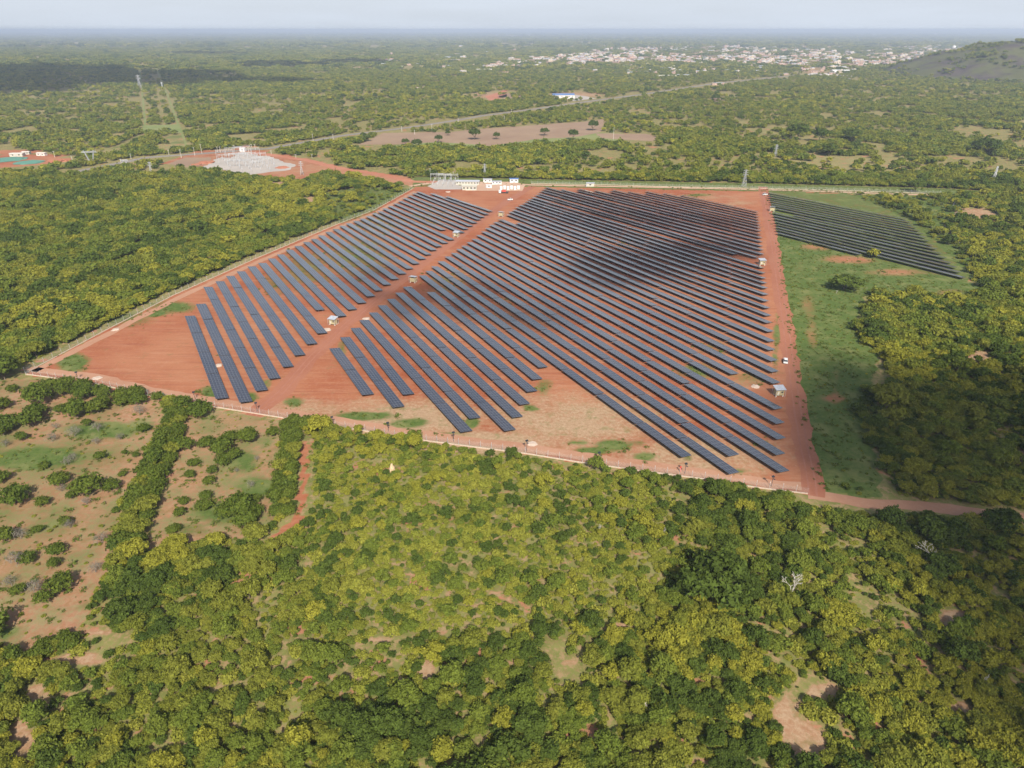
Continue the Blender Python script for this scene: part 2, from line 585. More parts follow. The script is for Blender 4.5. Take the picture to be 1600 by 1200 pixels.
CLEAR_L = [(500, 303), (560, 292), (645, 294), (585, 329), (531, 350), (512, 332)]
FIELDS = [[(560, 226), (598, 208), (700, 206), (772, 200), (900, 191), (946, 186), (940, 206), (900, 214), (830, 218), (770, 228), (690, 222), (600, 226)],
          [(930, 208), (1010, 209), (1032, 216), (1020, 221), (940, 216)]]
CORRIDOR = [[(222, 196), (280, 194), (284, 206), (222, 208)], [(205, 215), (228, 208), (228, 216), (190, 232), (170, 245), (150, 243)],
            [(258, 211), (288, 212), (294, 230), (268, 232)]]
CLEARINGS = [(438, 290, 16, 5), (487, 313, 16, 6), (1520, 335, 34, 9), (1535, 562, 26, 14), (1490, 968, 22, 18), (972, 984, 26, 10), (1032, 972, 14, 5), (700, 930, 16, 6), (775, 928, 14, 9), (796, 940, 10, 10), (752, 944, 14, 6), (692, 992, 14, 7), (735, 980, 10, 8), (590, 998, 26, 6), (800, 1035, 10, 8), (670, 1050, 16, 18),
             (630, 1068, 8, 7), (555, 1085, 12, 6), (890, 1035, 14, 6), (1225, 1115, 30, 28), (1260, 1165, 34, 30), (1290, 1080, 26, 20), (1205, 1060, 14, 8), (120, 1032, 46, 10), (75, 1090, 30, 18), (45, 1150, 34, 30), (452, 1045, 16, 22), (875, 1145, 12, 14), (1592, 720, 12, 16), (765, 152, 32, 8), (905, 150, 40, 6), (1285, 114, 45, 7),
             (1140, 905, 10, 12), (1200, 890, 12, 8), (1175, 870, 9, 6), (1330, 905, 10, 6), (1385, 1100, 12, 9), (1500, 1110, 22, 12), (1510, 1130, 14, 16), (1440, 880, 8, 6), (960, 870, 10, 5), (880, 880, 12, 5), (925, 1075, 8, 12), (640, 900, 12, 5), (555, 905, 9, 4), (160, 990, 18, 6), (30, 1190, 30, 10), (330, 1000, 10, 8), (220, 1150, 14, 10), (1100, 1190, 20, 8)]

def in_clearing(X, Y, px, py):
    k = (fbm(X / 5.0 + 21, Y / 5.0 + 3) - 0.5) * 3.0
    r = np.zeros(np.shape(px), bool)
    for x, y, a, b_ in CLEARINGS:
        r |= ((px - x) / a) ** 2 + ((py - y) / b_) ** 2 + k < 1.0
    return r

ROAD_MAIN = [(120, 268), (230, 246), (300, 241), (420, 232), (534, 212), (640, 199), (700, 190), (760, 180), (830, 171), (930, 157), (1000, 148), (1060, 139), (1120, 130), (1190, 123), (1250, 117)]
ROAD_RIGHT = [(1268, 775), (1262, 735), (1252, 690), (1243, 640), (1236, 590), (1229, 540), (1222, 490), (1214, 440), (1206, 390), (1199, 345), (1192, 305), (1188, 292)]
ROAD_MID = [(395, 650), (440, 612), (490, 555), (545, 503), (600, 458), (660, 412), (700, 382), (740, 352), (790, 316), (832, 291)]
TRACK_OUT = [(1262, 772), (1350, 786), (1450, 792), (1540, 803), (1640, 815)]
TRACK_BACK = [(640, 291), (700, 282), (830, 289), (950, 291), (1160, 295.5), (1290, 299), (1420, 303.5), (1480, 304.5)]

def ground_line(px):
    return [G(*q) for q in px]

# ------------------------------------------------------------------ ground sheet reaching the horizon
def axis(lo, hi, step, far):
    a = list(np.arange(lo, hi + step, step))
    s, x = step, hi
    while x < far:
        s *= 1.22
        x += s
        a.append(x)
    s, x = step, lo
    pre = []
    while x > -far:
        s *= 1.22
        x -= s
        pre.append(x)
    return np.array(pre[::-1] + a)

gx = axis(-430, 480, 2.2, 42000)
gy = axis(60, 700, 2.2, 42000)
GX, GY = np.meshgrid(gx, gy)
gxf, gyf = GX.ravel(), GY.ravel()
nvx = len(gx)
gpx, gpy = PX(gxf, gyf)
# wobble the lookup so that cover edges are not ruler-straight
wob = (fbm(gxf / 14, gyf / 14) - 0.5)
gxw, gyw = gxf + wob * 4, gyf + (fbm(gxf / 14 + 70, gyf / 14) - 0.5) * 4
wpx, wpy = PX(gxw, gyw)
vis = gyf > 40
cr = np.zeros(len(gxf))
cg = np.zeros(len(gxf))
cb = np.zeros(len(gxf))

def paint(ch, poly, val, wobble=True):
    m = inpoly(wpx if wobble else gpx, wpy if wobble else gpy, poly) & vis
    ch[m] = val

paint(cr, SITE_MAIN, 1.0, False)
paint(cr, SUBST, 0.9)
paint(cb, SUBST, 0.42)
paint(cr, LEFTWORKS, 1.0)
paint(cr, LANE, 0.8)
paint(cr, [(1205, 296), (1300, 300), (1335, 303), (1425, 343), (1470, 385), (1525, 440), (1500, 441), (1350, 400), (1213, 372)], 0.62)
mc = in_clearing(gxf, gyf, gpx, gpy) & vis & (cr < 0.5)
cr[mc] = 0.62
cb[mc] = 0.50 + 0.25 * fbm(gxf[mc] / 6, gyf[mc] / 6)
# pale sandy soil in the site's near part and along its edges
for (x, y, a, b_, v) in [(640, 655, 150, 40, 0.78), (900, 660, 200, 60, 0.7), (760, 690, 150, 24, 0.8), (1080, 715, 180, 45, 0.68), (480, 640, 110, 20, 0.62), (680, 655, 40, 14, 0.75), (800, 660, 60, 16, 0.7),
                         (1090, 308, 110, 9, 0.5), (1150, 318, 50, 8, 0.5), (1160, 600, 50, 12, 0.45), (1270, 480, 22, 14, 0.5), (1285, 540, 16, 30, 0.35), (1290, 620, 20, 8, 0.6)]:
    d = ((wpx - x) / a) ** 2 + ((wpy - y) / b_) ** 2
    cb = np.maximum(cb, np.where(vis, v * np.exp(-d * 0.8), 0))
# grass patches inside the fence
for (x, y, a, b_, v) in [(115, 567, 26, 14, 0.9), (330, 613, 16, 11, 0.8), (392, 622, 12, 9, 0.7), (415, 600, 8, 10, 0.5), (565, 650, 48, 7, 0.85), (640, 661, 34, 7, 0.7), (655, 660, 20, 6, 0.6), (735, 662, 12, 9, 0.95), (698, 680, 40, 4, 0.5),
                         (830, 637, 12, 5, 0.7), (850, 605, 16, 14, 0.5), (925, 705, 26, 7, 0.85), (960, 695, 30, 9, 0.7), (1005, 712, 18, 8, 0.7), (1000, 690, 16, 6, 0.5), (1078, 717, 8, 4, 0.7), (900, 690, 22, 4, 0.6), (535, 545, 8, 14, 0.5), (540, 580, 20, 10, 0.3),
                         (460, 630, 18, 8, 0.6), (350, 560, 8, 20, 0.3), (200, 500, 50, 14, 0.5), (270, 480, 40, 10, 0.62), (245, 490, 16, 5, 0.7), (480, 420, 60, 40, 0.42), (560, 400, 70, 40, 0.46), (590, 350, 60, 28, 0.40), (660, 340, 70, 22, 0.36), (430, 440, 30, 30, 0.4),
                         (700, 440, 60, 30, 0.36), (800, 480, 50, 30, 0.32), (1090, 580, 40, 16, 0.5), (1170, 590, 40, 20, 0.4), (1180, 690, 30, 20, 0.35), (1110, 545, 40, 15, 0.4), (1150, 735, 30, 6, 0.5), (1090, 305, 24, 3, 0.5), (1000, 380, 60, 20, 0.3), (1215, 520, 8, 30, 0.55), (1212, 560, 6, 30, 0.5)]:
    d = ((wpx - x) / a) ** 2 + ((wpy - y) / b_) ** 2
    cg = np.maximum(cg, np.where(vis, min(1.0, v * 1.3) * np.exp(-d * 0.7), 0))
# grassland right of the road
m = inpoly(wpx, wpy, GRASS_R) & vis
cg[m] = np.maximum(cg[m], 0.95)
cr[m] = 0.6
cb[m] = 0.34
for (x, y, a, b_, v) in [(1280, 385, 40, 8, 0.6), (1330, 405, 60, 8, 0.7), (1400, 425, 60, 8, 0.6), (1262, 475, 18, 24, 0.45), (1270, 525, 12, 30, 0.5), (1300, 622, 34, 7, 0.6), (1305, 600, 10, 50, 0.35), (1350, 500, 10, 50, 0.4), (1290, 700, 14, 40, 0.25), (1250, 420, 20, 14, 0.35), (1480, 460, 40, 12, 0.5)]:
    d = ((wpx - x) / a) ** 2 + ((wpy - y) / b_) ** 2
    cg[m] = cg[m] * (1 - v * np.exp(-d[m] * 0.9))
m2 = m & (cg < 0.5)
cb[m2] = np.maximum(cb[m2], 0.3)
paint(cg, GRASS_FAR, 0.78)
m = inpoly(wpx, wpy, RBLOCK) & vis
cg[m] = 0.64
paint(cg, BACK_STRIP, 0.62, False)
paint(cg, CLEAR_L, 0.62)
# orchards: brown soil with grass
for poly in (ORCH_A, ORCH_B):
    m = inpoly(wpx, wpy, poly) & vis
    cb[m] = 0.55
    cr[m] = 0.62
    cg[m] = np.maximum(cg[m], 0.30 + 0.34 * fbm(gxf[m] / 18, gyf[m] / 18))
for (x, y, a, b_, v) in [(60, 715, 90, 22, 0.95), (160, 672, 70, 16, 0.9), (225, 665, 25, 16, 0.7), (40, 640, 60, 14, 0.5), (20, 760, 40, 20, 0.6), (100, 740, 50, 10, 0.5), (140, 870, 40, 16, 0.5), (130, 950, 20, 16, 0.55), (10, 990, 26, 16, 0.8), (40, 840, 40, 30, 0.35),
                         (385, 720, 36, 22, 0.8), (400, 760, 40, 26, 0.8), (340, 800, 70, 26, 0.75), (330, 655, 20, 8, 0.6), (400, 655, 40, 8, 0.5), (290, 830, 50, 16, 0.65), (360, 700, 30, 10, 0.4), (420, 690, 20, 20, 0.6)]:
    d = ((wpx - x) / a) ** 2 + ((wpy - y) / b_) ** 2
    cg = np.maximum(cg, np.where(vis, v * np.exp(-d * 0.8), 0))
for f_ in CORRIDOR:
    paint(cg, f_, 0.6)
# scrubby grass under the open woodland in the foreground
fg = inpoly(wpx, wpy, [(480, 690), (820, 715), (1000, 745), (1100, 800), (1020, 960), (820, 1000), (600, 1010), (470, 900)]) & vis
cg[fg] = np.maximum(cg[fg], 0.36)

idx = np.arange(len(gxf)).reshape(GX.shape)
quads = np.stack([idx[:-1, :-1], idx[:-1, 1:], idx[1:, 1:], idx[1:, :-1]], -1).reshape(-1, 4)
me = bpy.data.meshes.new('ground')
co = np.zeros((len(gxf), 3), np.float32)
co[:, 0], co[:, 1] = gxf, gyf
me.vertices.add(len(co))
me.vertices.foreach_set('co', co.ravel())
me.loops.add(quads.size)
me.loops.foreach_set('vertex_index', quads.ravel().astype(np.int32))
me.polygons.add(len(quads))
me.polygons.foreach_set('loop_start', np.arange(0, quads.size, 4, dtype=np.int32))
at = me.attributes.new('cover', 'FLOAT_COLOR', 'POINT')
colr = np.ones((len(gxf), 4), np.float32)
colr[:, 0], colr[:, 1], colr[:, 2] = cr, cg, cb
at.data.foreach_set('color', colr.ravel())
me.materials.append(M['ground'])
me.update()
me.validate()
tag(link('ground', me), 'flat savanna ground of red soil, grass and scrub reaching the horizon', 'ground', None, 'structure')

# ------------------------------------------------------------------ roads, tracks and fields
road('dirt_road', [(x + 3, y) for x, y in ROAD_RIGHT], 7.0, 8.0, M['road_red'], 0.03, 'red dirt road along the right side of the middle solar block', 3.0, 0.9, 1)
road('dirt_road', ROAD_MID, 8, 8, M['road_red'], 0.03, 'red dirt road between the left and middle solar blocks', 3.0, 0.8, 9)
front_in = [(x + 6, y - 9) for x, y in FENCE_FRONT]
road('perimeter_track', front_in, 4.8, 4.8, M['road_pale'], 0.024, 'pale dirt track inside the near fence', 3.0, 0.7, 3, 'track')
left_in = [(52, 581), (166, 523), (275, 467), (404, 409), (471, 380), (535, 353), (589, 332), (650, 299)]
road('perimeter_track', left_in, 4.5, 5.0, M['road_pale'], 0.024, 'pale dirt track inside the left fence', 3.0, 0.5, 4, 'track')
road('dirt_track', TRACK_OUT, 5.0, 5.0, M['road_pale'], 0.027, 'dirt track leaving the near right corner of the solar park', 3.0, 0.6, 6, 'track')
road('perimeter_track', TRACK_BACK, 5.5, 4.5, M['track_white'], 0.027, 'whitish dirt track along the far edge of the solar park', 4.0, 0.6, 5, 'track')
road('paved_road', ROAD_MAIN, 11, 17, M['asphalt'], 0.03, 'pale grey main road crossing the woodland towards the town', 12.0, 0.5, 7, 'road')
road('dirt_track', [(228, 208), (222, 140), (217, 98)], 3, 4, M['field_green'], 0.03, 'pale track under the left line of distant lattice towers', 12.0, 1.0, 31, 'track')
road('dirt_track', [(292, 230), (262, 150), (241, 98)], 3, 4, M['field_green'], 0.03, 'pale track under the right line of distant lattice towers', 12.0, 1.0, 32, 'track')
for nm_, ln_, sh_ in (('right dirt road', [(x + 3, y) for x, y in ROAD_RIGHT], 1), ('middle dirt road', ROAD_MID, 2)):
    for s_ in (-1, 1):
        g_ = [np.array(G(*q)) for q in ln_]
        off = []
        for i_ in range(len(g_)):
            d_ = g_[min(i_ + 1, len(g_) - 1)] - g_[max(i_ - 1, 0)]
            d_ = d_ / np.hypot(*d_)
            off.append(g_[i_] + np.array((-d_[1], d_[0])) * 1.15 * s_)
        Lf_, Rt_ = ribbon_pts(off, 0.55, 0.6, 2.5, 0.16, 50 + sh_ * 5 + s_, True)
        me = bpy.data.meshes.new('wheel_rut')
        n_ = len(Lf_)
        me.from_pydata([(x, y, 0.05) for x, y in Lf_ + Rt_], [], [(i_, n_ + i_, n_ + i_ + 1, i_ + 1) for i_ in range(n_ - 1)])
        me.materials.append(M['rut'])
        me.update()
        tag(link('wheel_rut', me), 'pale wheel rut worn into the ' + nm_, 'rut', None, 'structure')
road('dirt_road', [(392, 238), (430, 243), (478, 250), (530, 263), (590, 272), (645, 284), (690, 284)], 13, 9, M['bare_red'], 0.03, 'reddish dirt road from the substation to the solar park', 5.0, 1.2, 8)
for k, f_ in enumerate(FIELDS):
    sheet('farm_field', rough_outline(f_, 10, 5, 3 + k), M['field'], 0.02, 'bare brown farm field beside the main road' if k == 0 else 'small tan farm field beyond the tree line', 'structure', 'field')
sheet('farm_field', rough_outline([(600, 229), (700, 216), (850, 205), (940, 207), (1010, 210), (950, 222), (850, 228), (700, 232)], 10, 5, 8), M['field_green'], 0.012, 'rough green grazing land below the brown field', 'structure', 'field')
sheet('farm_field', rough_outline([(222, 196), (280, 194), (285, 207), (222, 209)], 8, 4, 6), M['field_green'], 0.02, 'pale green field under the power line corridor', 'structure', 'field')
sheet('gravel_yard', rough_outline([(318, 262), (332, 252), (345, 246), (360, 247), (372, 238), (392, 237), (400, 243), (420, 243), (438, 251), (462, 258), (452, 266), (425, 268), (405, 272), (380, 274), (350, 266)], 5, 4.0, 2), M['gravel'], 0.02, 'pale gravel yard of the electrical substation', 'structure', 'yard')
sheet('gravel_yard', rough_outline([(262, 256), (290, 246), (330, 246), (330, 254), (300, 262)], 4, 2, 12), M['field'], 0.016, 'pale bare yard left of the substation gravel', 'structure', 'yard')
sheet('gravel_yard', rough_outline([(668, 291), (690, 280), (728, 283), (722, 296), (680, 296)], 3, 0.8, 5), M['gravel'], 0.034, 'pale gravel yard of the solar park switchyard', 'structure', 'yard')
sheet('gravel_yard', rough_outline([(722, 284), (800, 284), (822, 288), (816, 298), (728, 298)], 3, 0.8, 6), M['track_white'], 0.031, 'whitish yard round the solar park control buildings', 'structure', 'yard')
for (poly, mt, lab) in [([(1245, 119), (1275, 113), (1335, 119), (1330, 124)], 'gravel', 'pale bare lot in front of the town'),
                        ([(1205, 108), (1235, 101), (1238, 109), (1212, 112)], 'bare_red', 'ochre quarry floor at the edge of the town'),
                        ([(1024, 118), (1046, 117), (1046, 121), (1026, 122)], 'field', 'small pinkish bare plot in the woodland before the town'),
                        ([(760, 150), (792, 140), (790, 151), (765, 157)], 'bare_red', 'orange bare patch in the woodland beyond the main road'),
                        ([(737, 160), (745, 153), (748, 165), (742, 168)], 'bare_red', 'small orange bare patch left of the larger one beyond the road'),
                        ([(780, 152), (795, 146), (830, 150), (800, 154)], 'field', 'tan clearing beside the orange bare patch'),
                        ([(866, 152), (890, 146), (930, 154), (900, 158)], 'gravel', 'pale yard round the blue roofed shed'),
                        ([(430, 117), (460, 114), (540, 116), (470, 122)], 'field', 'pale tan field far off in the shaded woodland'),
                        ([(1090, 160), (1120, 152), (1175, 158), (1130, 165)], 'field', 'tan clearing with one dark tree near the main road'),
                        ([(675, 98), (700, 96), (704, 104), (682, 105)], 'field', 'pinkish lot at the left end of the town')]:
    sheet('bare_ground', rough_outline(poly, 25, 8, 4), M[mt], 0.05, lab, 'structure', 'clearing')

# ------------------------------------------------------------------ solar panel rows
LEFT_ROWS = [((288.4, 493.6), (337, 623.6)), ((306, 475), (374.4, 629)), ((317.6, 448), (399.6, 611)), ((336.4, 439), (420.4, 592)), ((353, 431), (442, 573.6)), ((369.6, 424), (460.4, 555.6)), ((386.4, 416.4), (479.6, 538)),
             ((403, 410.5), (496, 521)), ((418, 403.8), (493.6, 484.4)), ((432, 397.5), (527.5, 494.5)), ((445.6, 390), (544, 483.7)), ((459.4, 384.4), (559.3, 473.3)), ((473, 378), (573.5, 463)), ((485, 373), (586.5, 453.7)),
             ((496, 367.5), (599.5, 444.8)), ((507.5, 362), (612, 436.3)), ((518.8, 357.5), (624, 427.6)), ((529.4, 352.5), (635.4, 419.6)), ((539.4, 348.8), (645.6, 412)), ((550.6, 345), (656, 404.4)), ((560.6, 341.5), (665, 397.6)),
             ((570.6, 337.5), (673.5, 391)), ((580, 333), (682, 385)), ((588.8, 330), (692, 379.4)), ((596, 325.5), (701.4, 374.3)), ((604.5, 321.5), (688.6, 359.1)), ((613, 317.6), (718, 363)), ((620.8, 313.6), (724.4, 357.8)),
             ((628, 309.3), (731.6, 353)), ((634.9, 305.5), (738.4, 348)), ((642.7, 301.8), (745, 343)), ((649, 299.2), (751.3, 339.2)), ((671, 302), (758, 334.7)), ((694, 306.6), (764, 330))]
MID_ROWS = [((514, 544), (566, 617.5)), ((531, 527), (614, 637)), ((547.5, 512.5), (630, 617)), ((561, 500), (720, 675.5)), ((576, 488), (734, 654.5)), ((590, 477), (789, 674)), ((604, 467), (801, 652.5)), ((617, 457), (812.5, 632.5)),
            ((629, 448), (824, 612.5)), ((666, 456), (832.5, 593)), ((654, 430), (842.5, 574.5)), ((664, 423), (1066, 715)), ((673, 416), (1141, 741)), ((683, 408), (1140, 713.5)), ((694, 400.6), (1219.5, 738.5)), ((704, 395), (1214, 711.5)),
            ((712, 389), (1215, 687)), ((720, 383.6), (1213.5, 663)), ((728, 378.4), (1211, 639.5)), ((736, 373), (1143, 585)), ((743, 367), (1208, 599.6)), ((751, 361.6), (1206, 581.6)), ((757, 356), (1204.5, 564.5)), ((763, 351), (1201.5, 547.5)),
            ((770, 346.6), (1201, 533.5)), ((777, 342.5), (1200, 518.5)), ((805, 348), (1197.5, 504.3)), ((790, 335), (1197, 493)), ((793.5, 330.5), (1196, 481.6)), ((799, 327.5), (1194, 471)),
            ((803.5, 323.5), (1193.5, 460.5)), ((809, 320), (1193, 450.5)), ((815.5, 317.2), (1192, 442.4)), ((820, 314), (1191, 434.8)), ((824, 311.2), (1190, 426.7)), ((829, 308.2), (1188.5, 418.4)), ((834.5, 304.5), (1147, 397)),
            ((838.5, 302), (1180.5, 402.2)), ((842, 298.2), (1188, 397)), ((846, 295.3), (1187.5, 390.2)), ((850, 292.2), (1187, 384)), ((873, 295.5), (1186.5, 377.4)), ((899, 297.5), (1186, 371.3)), ((901.5, 294.7), (1185.5, 365.8)),
            ((926, 297.2), (1185, 360.5)), ((951, 299), (1184.5, 355.3)), ((954, 296.2), (1184, 350.9)), ((979, 298.8), (1183.5, 346.8)), ((1006, 301.5), (1183, 342.5)), ((1007, 298.5), (1182.5, 338.2)), ((1034, 301.5), (1182, 334)), ((1061, 304.5), (1181, 330.3))]
RIGHT_ROWS = [((1212, 363.7), (1341, 397.2)), ((1211, 358.8), (1504, 434)), ((1210.4, 354.7), (1498, 425.8)), ((1210, 350.2), (1491, 418.4)), ((1208.7, 346.2), (1483, 411)), ((1207, 341.2), (1475, 403.2)), ((1206, 336.7), (1468, 396.4)),
              ((1205.2, 332.2), (1461, 389.3)), ((1237, 336), (1455, 383.4)), ((1210, 326), (1449, 376.8)), ((1203, 320.6), (1444, 371.1)), ((1202.5, 317.6), (1439, 365.5)), ((1201.4, 314.2), (1434, 360.4)), ((1200, 310.8), (1429, 355.8)),
              ((1199, 307.4), (1424, 351.4)), ((1198.6, 304), (1420, 347)), ((1198, 300.7), (1414, 342.4))]
ONES = ['', 'first', 'second', 'third', 'fourth', 'fifth', 'sixth', 'seventh', 'eighth', 'ninth', 'tenth', 'eleventh', 'twelfth', 'thirteenth', 'fourteenth', 'fifteenth', 'sixteenth', 'seventeenth', 'eighteenth', 'nineteenth']
TENS = {20: 'twenty', 30: 'thirty', 40: 'forty', 50: 'fifty'}

def ordinal(n):
    if n < 20:
        return ONES[n]
    t_ = n // 10 * 10
    return {20: 'twentieth', 30: 'thirtieth', 40: 'fortieth', 50: 'fiftieth'}[t_] if n % 10 == 0 else TENS[t_] + '-' + ONES[n % 10]

ZH = 1.75
TILT = math.radians(8.5)
occupied = []

def lines_of(rows):
    out = []
    for a, b_ in rows:
        A = np.array(G(a[0], a[1], ZH))
        B = np.array(G(b_[0], b_[1], ZH))
        out.append((A, B))
    return out

def build_rows(rows, where, short, group, zh=ZH, width=4.9, scmin=0.92):
    lines = lines_of(rows)
    n = len(lines)
    for i, (A, B) in enumerate(lines):
        L = float(np.hypot(*(B - A)))
        u = (B - A) / L
        nv = np.array((-u[1], u[0]))
        ds = []
        for j in (i - 1, i + 1):
            if 0 <= j < n:
                mid = (A + B) / 2
                A2, B2 = lines[j]
                u2 = (B2 - A2) / np.hypot(*(B2 - A2))
                ds.append(abs((mid - A2)[0] * -u2[1] + (mid - A2)[1] * u2[0]))
        pitch = min(float(np.median(ds)), 8.2) if ds else 7.6
        sc = min(1.0, max(scmin, pitch / 7.6))
        w = width * sc
        ang = math.atan2(u[1], u[0])
        root = empty('solar_panel_row', (A[0], A[1], 0), ang, '%s of solar panels from the near end of the %s' % (ordinal(i + 1) + ' row', where), 'solar panel row', group)
        nt = max(1, round(L / 25.0))
        tl = L / nt
        fr = MB()
        for k in range(nt):
            x0, x1 = k * tl + 0.18, (k + 1) * tl - 0.18
            tilt = TILT + math.radians(random.gauss(0, 0.5))
            z0 = zh + random.gauss(0, 0.05)
            z1 = zh + random.gauss(0, 0.05)
            # local frame: x along the row, y towards the low edge
            c_, s_ = w * math.cos(tilt), w * math.sin(tilt)
            th = 0.06
            top = [(x0, 0, z0), (x1, 0, z1), (x1, c_, z1 - s_), (x0, c_, z0 - s_)]
            bot = [(x, y, z - th) for x, y, z in top]
            me = bpy.data.meshes.new('panel_table')
            me.from_pydata(top + bot, [], [(0, 1, 2, 3), (7, 6, 5, 4), (0, 4, 5, 1), (1, 5, 6, 2), (2, 6, 7, 3), (3, 7, 4, 0)])
            me.materials.append(M['solar_module'])
            me.materials.append(M['backsheet'])
            me.polygons.foreach_set('material_index', [0, 1, 1, 1, 1, 1])
            uvl = me.uv_layers.new(name='UVMap')
            uu = [(x0, 0), (x1, 0), (x1, 4), (x0, 4)]
            for q in range(4):
                uvl.data[q].uv = uu[q]
            link('panel_table', me, root)
            for q in np.arange(x0 + 1.4, x1, 6.0):
                fr.bar((q, 0.3 * w, 0), (q, 0.3 * w, zh - 0.3 * s_ - 0.08), 0.06, n=4, cap=False)
                fr.bar((q, 0.75 * w, 0), (q, 0.75 * w, zh - 0.75 * s_ - 0.08), 0.06, n=4, cap=False)
            for yy in (0.3, 0.75):
                fr.bar((x0 + .1, yy * w, z0 - yy * s_ - 0.15), (x1 - .1, yy * w, z1 - yy * s_ - 0.15), 0.06, n=4)
        fr.build('support_frame', M['frame_steel'], root)

build_rows(LEFT_ROWS, 'left block beside the woods', 'left', 'solar panel rows of the left block')
build_rows(MID_ROWS, 'large middle block', 'middle', 'solar panel rows of the middle block')
build_rows(RIGHT_ROWS, 'far right block', 'right', 'solar panel rows of the right block', 1.9, 5.2, 0.95)

# ------------------------------------------------------------------ fences
post_me = MB()
post_me.bar((0, 0, 0), (0, 0, 2.5), 0.06, n=6)
post_me.bar((0, 0, 2.5), (0.25, 0, 2.85), 0.05, n=4)
post_me = post_me.mesh('post', M['steel'])

def fence(px, label, spacing, base_h=0.3, base_mat='concrete'):
    g = ground_line(px)
    root = empty('perimeter_fence', (g[0][0], g[0][1], 0), 0, label, 'fence', 'fences round the solar park')
    ox, oy = g[0]
    bw, cl = MB(), MB()
    carry = 0.0
    for (ax, ay), (bx, by) in zip(g[:-1], g[1:]):
        L = math.hypot(bx - ax, by - ay)
        an = math.atan2(by - ay, bx - ax)
        bw.box(((ax + bx) / 2 - ox, (ay + by) / 2 - oy, base_h / 2), (L, 0.3, base_h), 0, an)
        a = (ax - ox, ay - oy)
        b_ = (bx - ox, by - oy)
        cl.add([(a[0], a[1], base_h + .01), (b_[0], b_[1], base_h + .01), (b_[0], b_[1], 2.4), (a[0], a[1], 2.4)], [(0, 1, 2, 3)])
        s = carry
        while s < L:
            link('post', post_me, root, (ax + (bx - ax) * s / L - ox, ay + (by - ay) * s / L - oy, 0), an + math.pi / 2)
            s += spacing
        carry = s - L
    bw.build('base_wall', M[base_mat], root)
    cl.build('wire_mesh', M['chain_link'], root)

fence(FENCE_LEFT, 'grey wire fence on a pale base between the left woods and the panels', 5.0)
fence(FENCE_FRONT, 'wire fence on a white base wall along the near edge of the site', 4.0, 0.35)
fence(FENCE_BACK, 'low pale wire fence along the far edge of the solar park', 6.0, 0.35)
fence([(1470, 305), (1500, 330), (1476, 352), (1530, 415), (1550, 447)], 'thin wire fence beyond the far right block', 6.0, 0.15, 'steel')

# ------------------------------------------------------------------ inverter huts
def hut(x, y, rz, label, style=0):
    X, Y = G(x, y)
    r = empty('inverter_hut', (X, Y, 0), rz, label, 'hut', 'inverter huts between the panel rows')
    r.scale = (0.84, 0.84, 0.84)
    s = 1.0
    m = MB()
    m.box((0, 0, 2.05), (3.9, 2.6, 2.7))
    for k in range(-4, 5):
        m.box((k * 0.42, -1.33, 2.05), (0.12, 0.06, 2.5))
    body = m.build('cabin', M['cream_paint'], r)
    m = MB()
    m.box((-0.9, -1.38, 1.85), (0.9, 0.05, 2.0))
    m.build('door', M['cream_wall'], body)
    m = MB()
    m.box((1.0, -1.38, 2.4), (1.0, 0.05, 0.8))
    m.build('vent', M['dark_steel'], body)
    m = MB()
    n = 14
    w, d = 5.0, 4.4
    vs = []
    for i in range(n + 1):
        xx = -w / 2 + w * i / n
        zz = 0.05 * (i % 2)
        vs += [(xx, -d / 2, 4.0 + zz), (xx, d / 2, 4.6 + zz)]
    k = len(vs)
    vs += [(a, b_, c_ - 0.06) for a, b_, c_ in vs]
    fs = [(2 * i, 2 * i + 2, 2 * i + 3, 2 * i + 1) for i in range(n)]
    fs += [(k + 2 * i, k + 2 * i + 1, k + 2 * i + 3, k + 2 * i + 2) for i in range(n)]
    m.add(vs, fs)
    m.build('canopy_roof', M['tin_roof'], r)
    for sx_ in (-1, 1):
        for sy_ in (-1, 1):
            m = MB()
            m.bar((sx_ * 2.3, sy_ * 1.9, 0), (sx_ * 2.3, sy_ * 1.9, 4.25 + 0.26 * sy_), 0.08)
            m.build('canopy_post', M['steel'], r)
            m = MB()
            m.box((sx_ * 1.7, sy_ * 1.0, 0.35), (0.5, 0.5, 0.7), taper=0.85)
            m.build('footing', M['whitewash'], r)
    return r

hut(1216, 618, 0.1, 'cream inverter hut beside the white car on the right dirt road')
hut(1190, 414, 0.1, 'cream inverter hut under the cloud shadow at the right dirt road')
hut(521, 507, -0.35, 'cream inverter hut at the end of the tenth left row')
hut(646, 441, 2.75, 'grey roofed inverter hut on the right side of the middle road')
hut(713, 370, -0.35, 'pale inverter hut in the gap on the left side of the middle road')
hut(783, 338, 2.75, 'small inverter hut at the far end of the middle road')
hut(1206, 330, 2.9, 'small inverter hut at the start of the far right block')

def blob_mesh(name, mat, r, seed, flat=0.4, n=3):
    bm = bmesh.new()
    bmesh.ops.create_icosphere(bm, subdivisions=n, radius=1)
    rr = random.Random(seed)
    o = Vector((rr.random() * 9, rr.random() * 9, rr.random() * 9))
    from mathutils import noise
    for v in bm.verts:
        k = 1 + 0.45 * noise.noise(v.co * 1.4 + o) + 0.2 * noise.noise(v.co * 3.5 + o)
        v.co = v.co * k
        v.co.x *= r
        v.co.y *= r
        v.co.z = max(v.co.z, -0.15) * r * flat
    me = bpy.data.meshes.new(name)
    bm.to_mesh(me)
    bm.free()
    me.materials.append(mat)
    return me

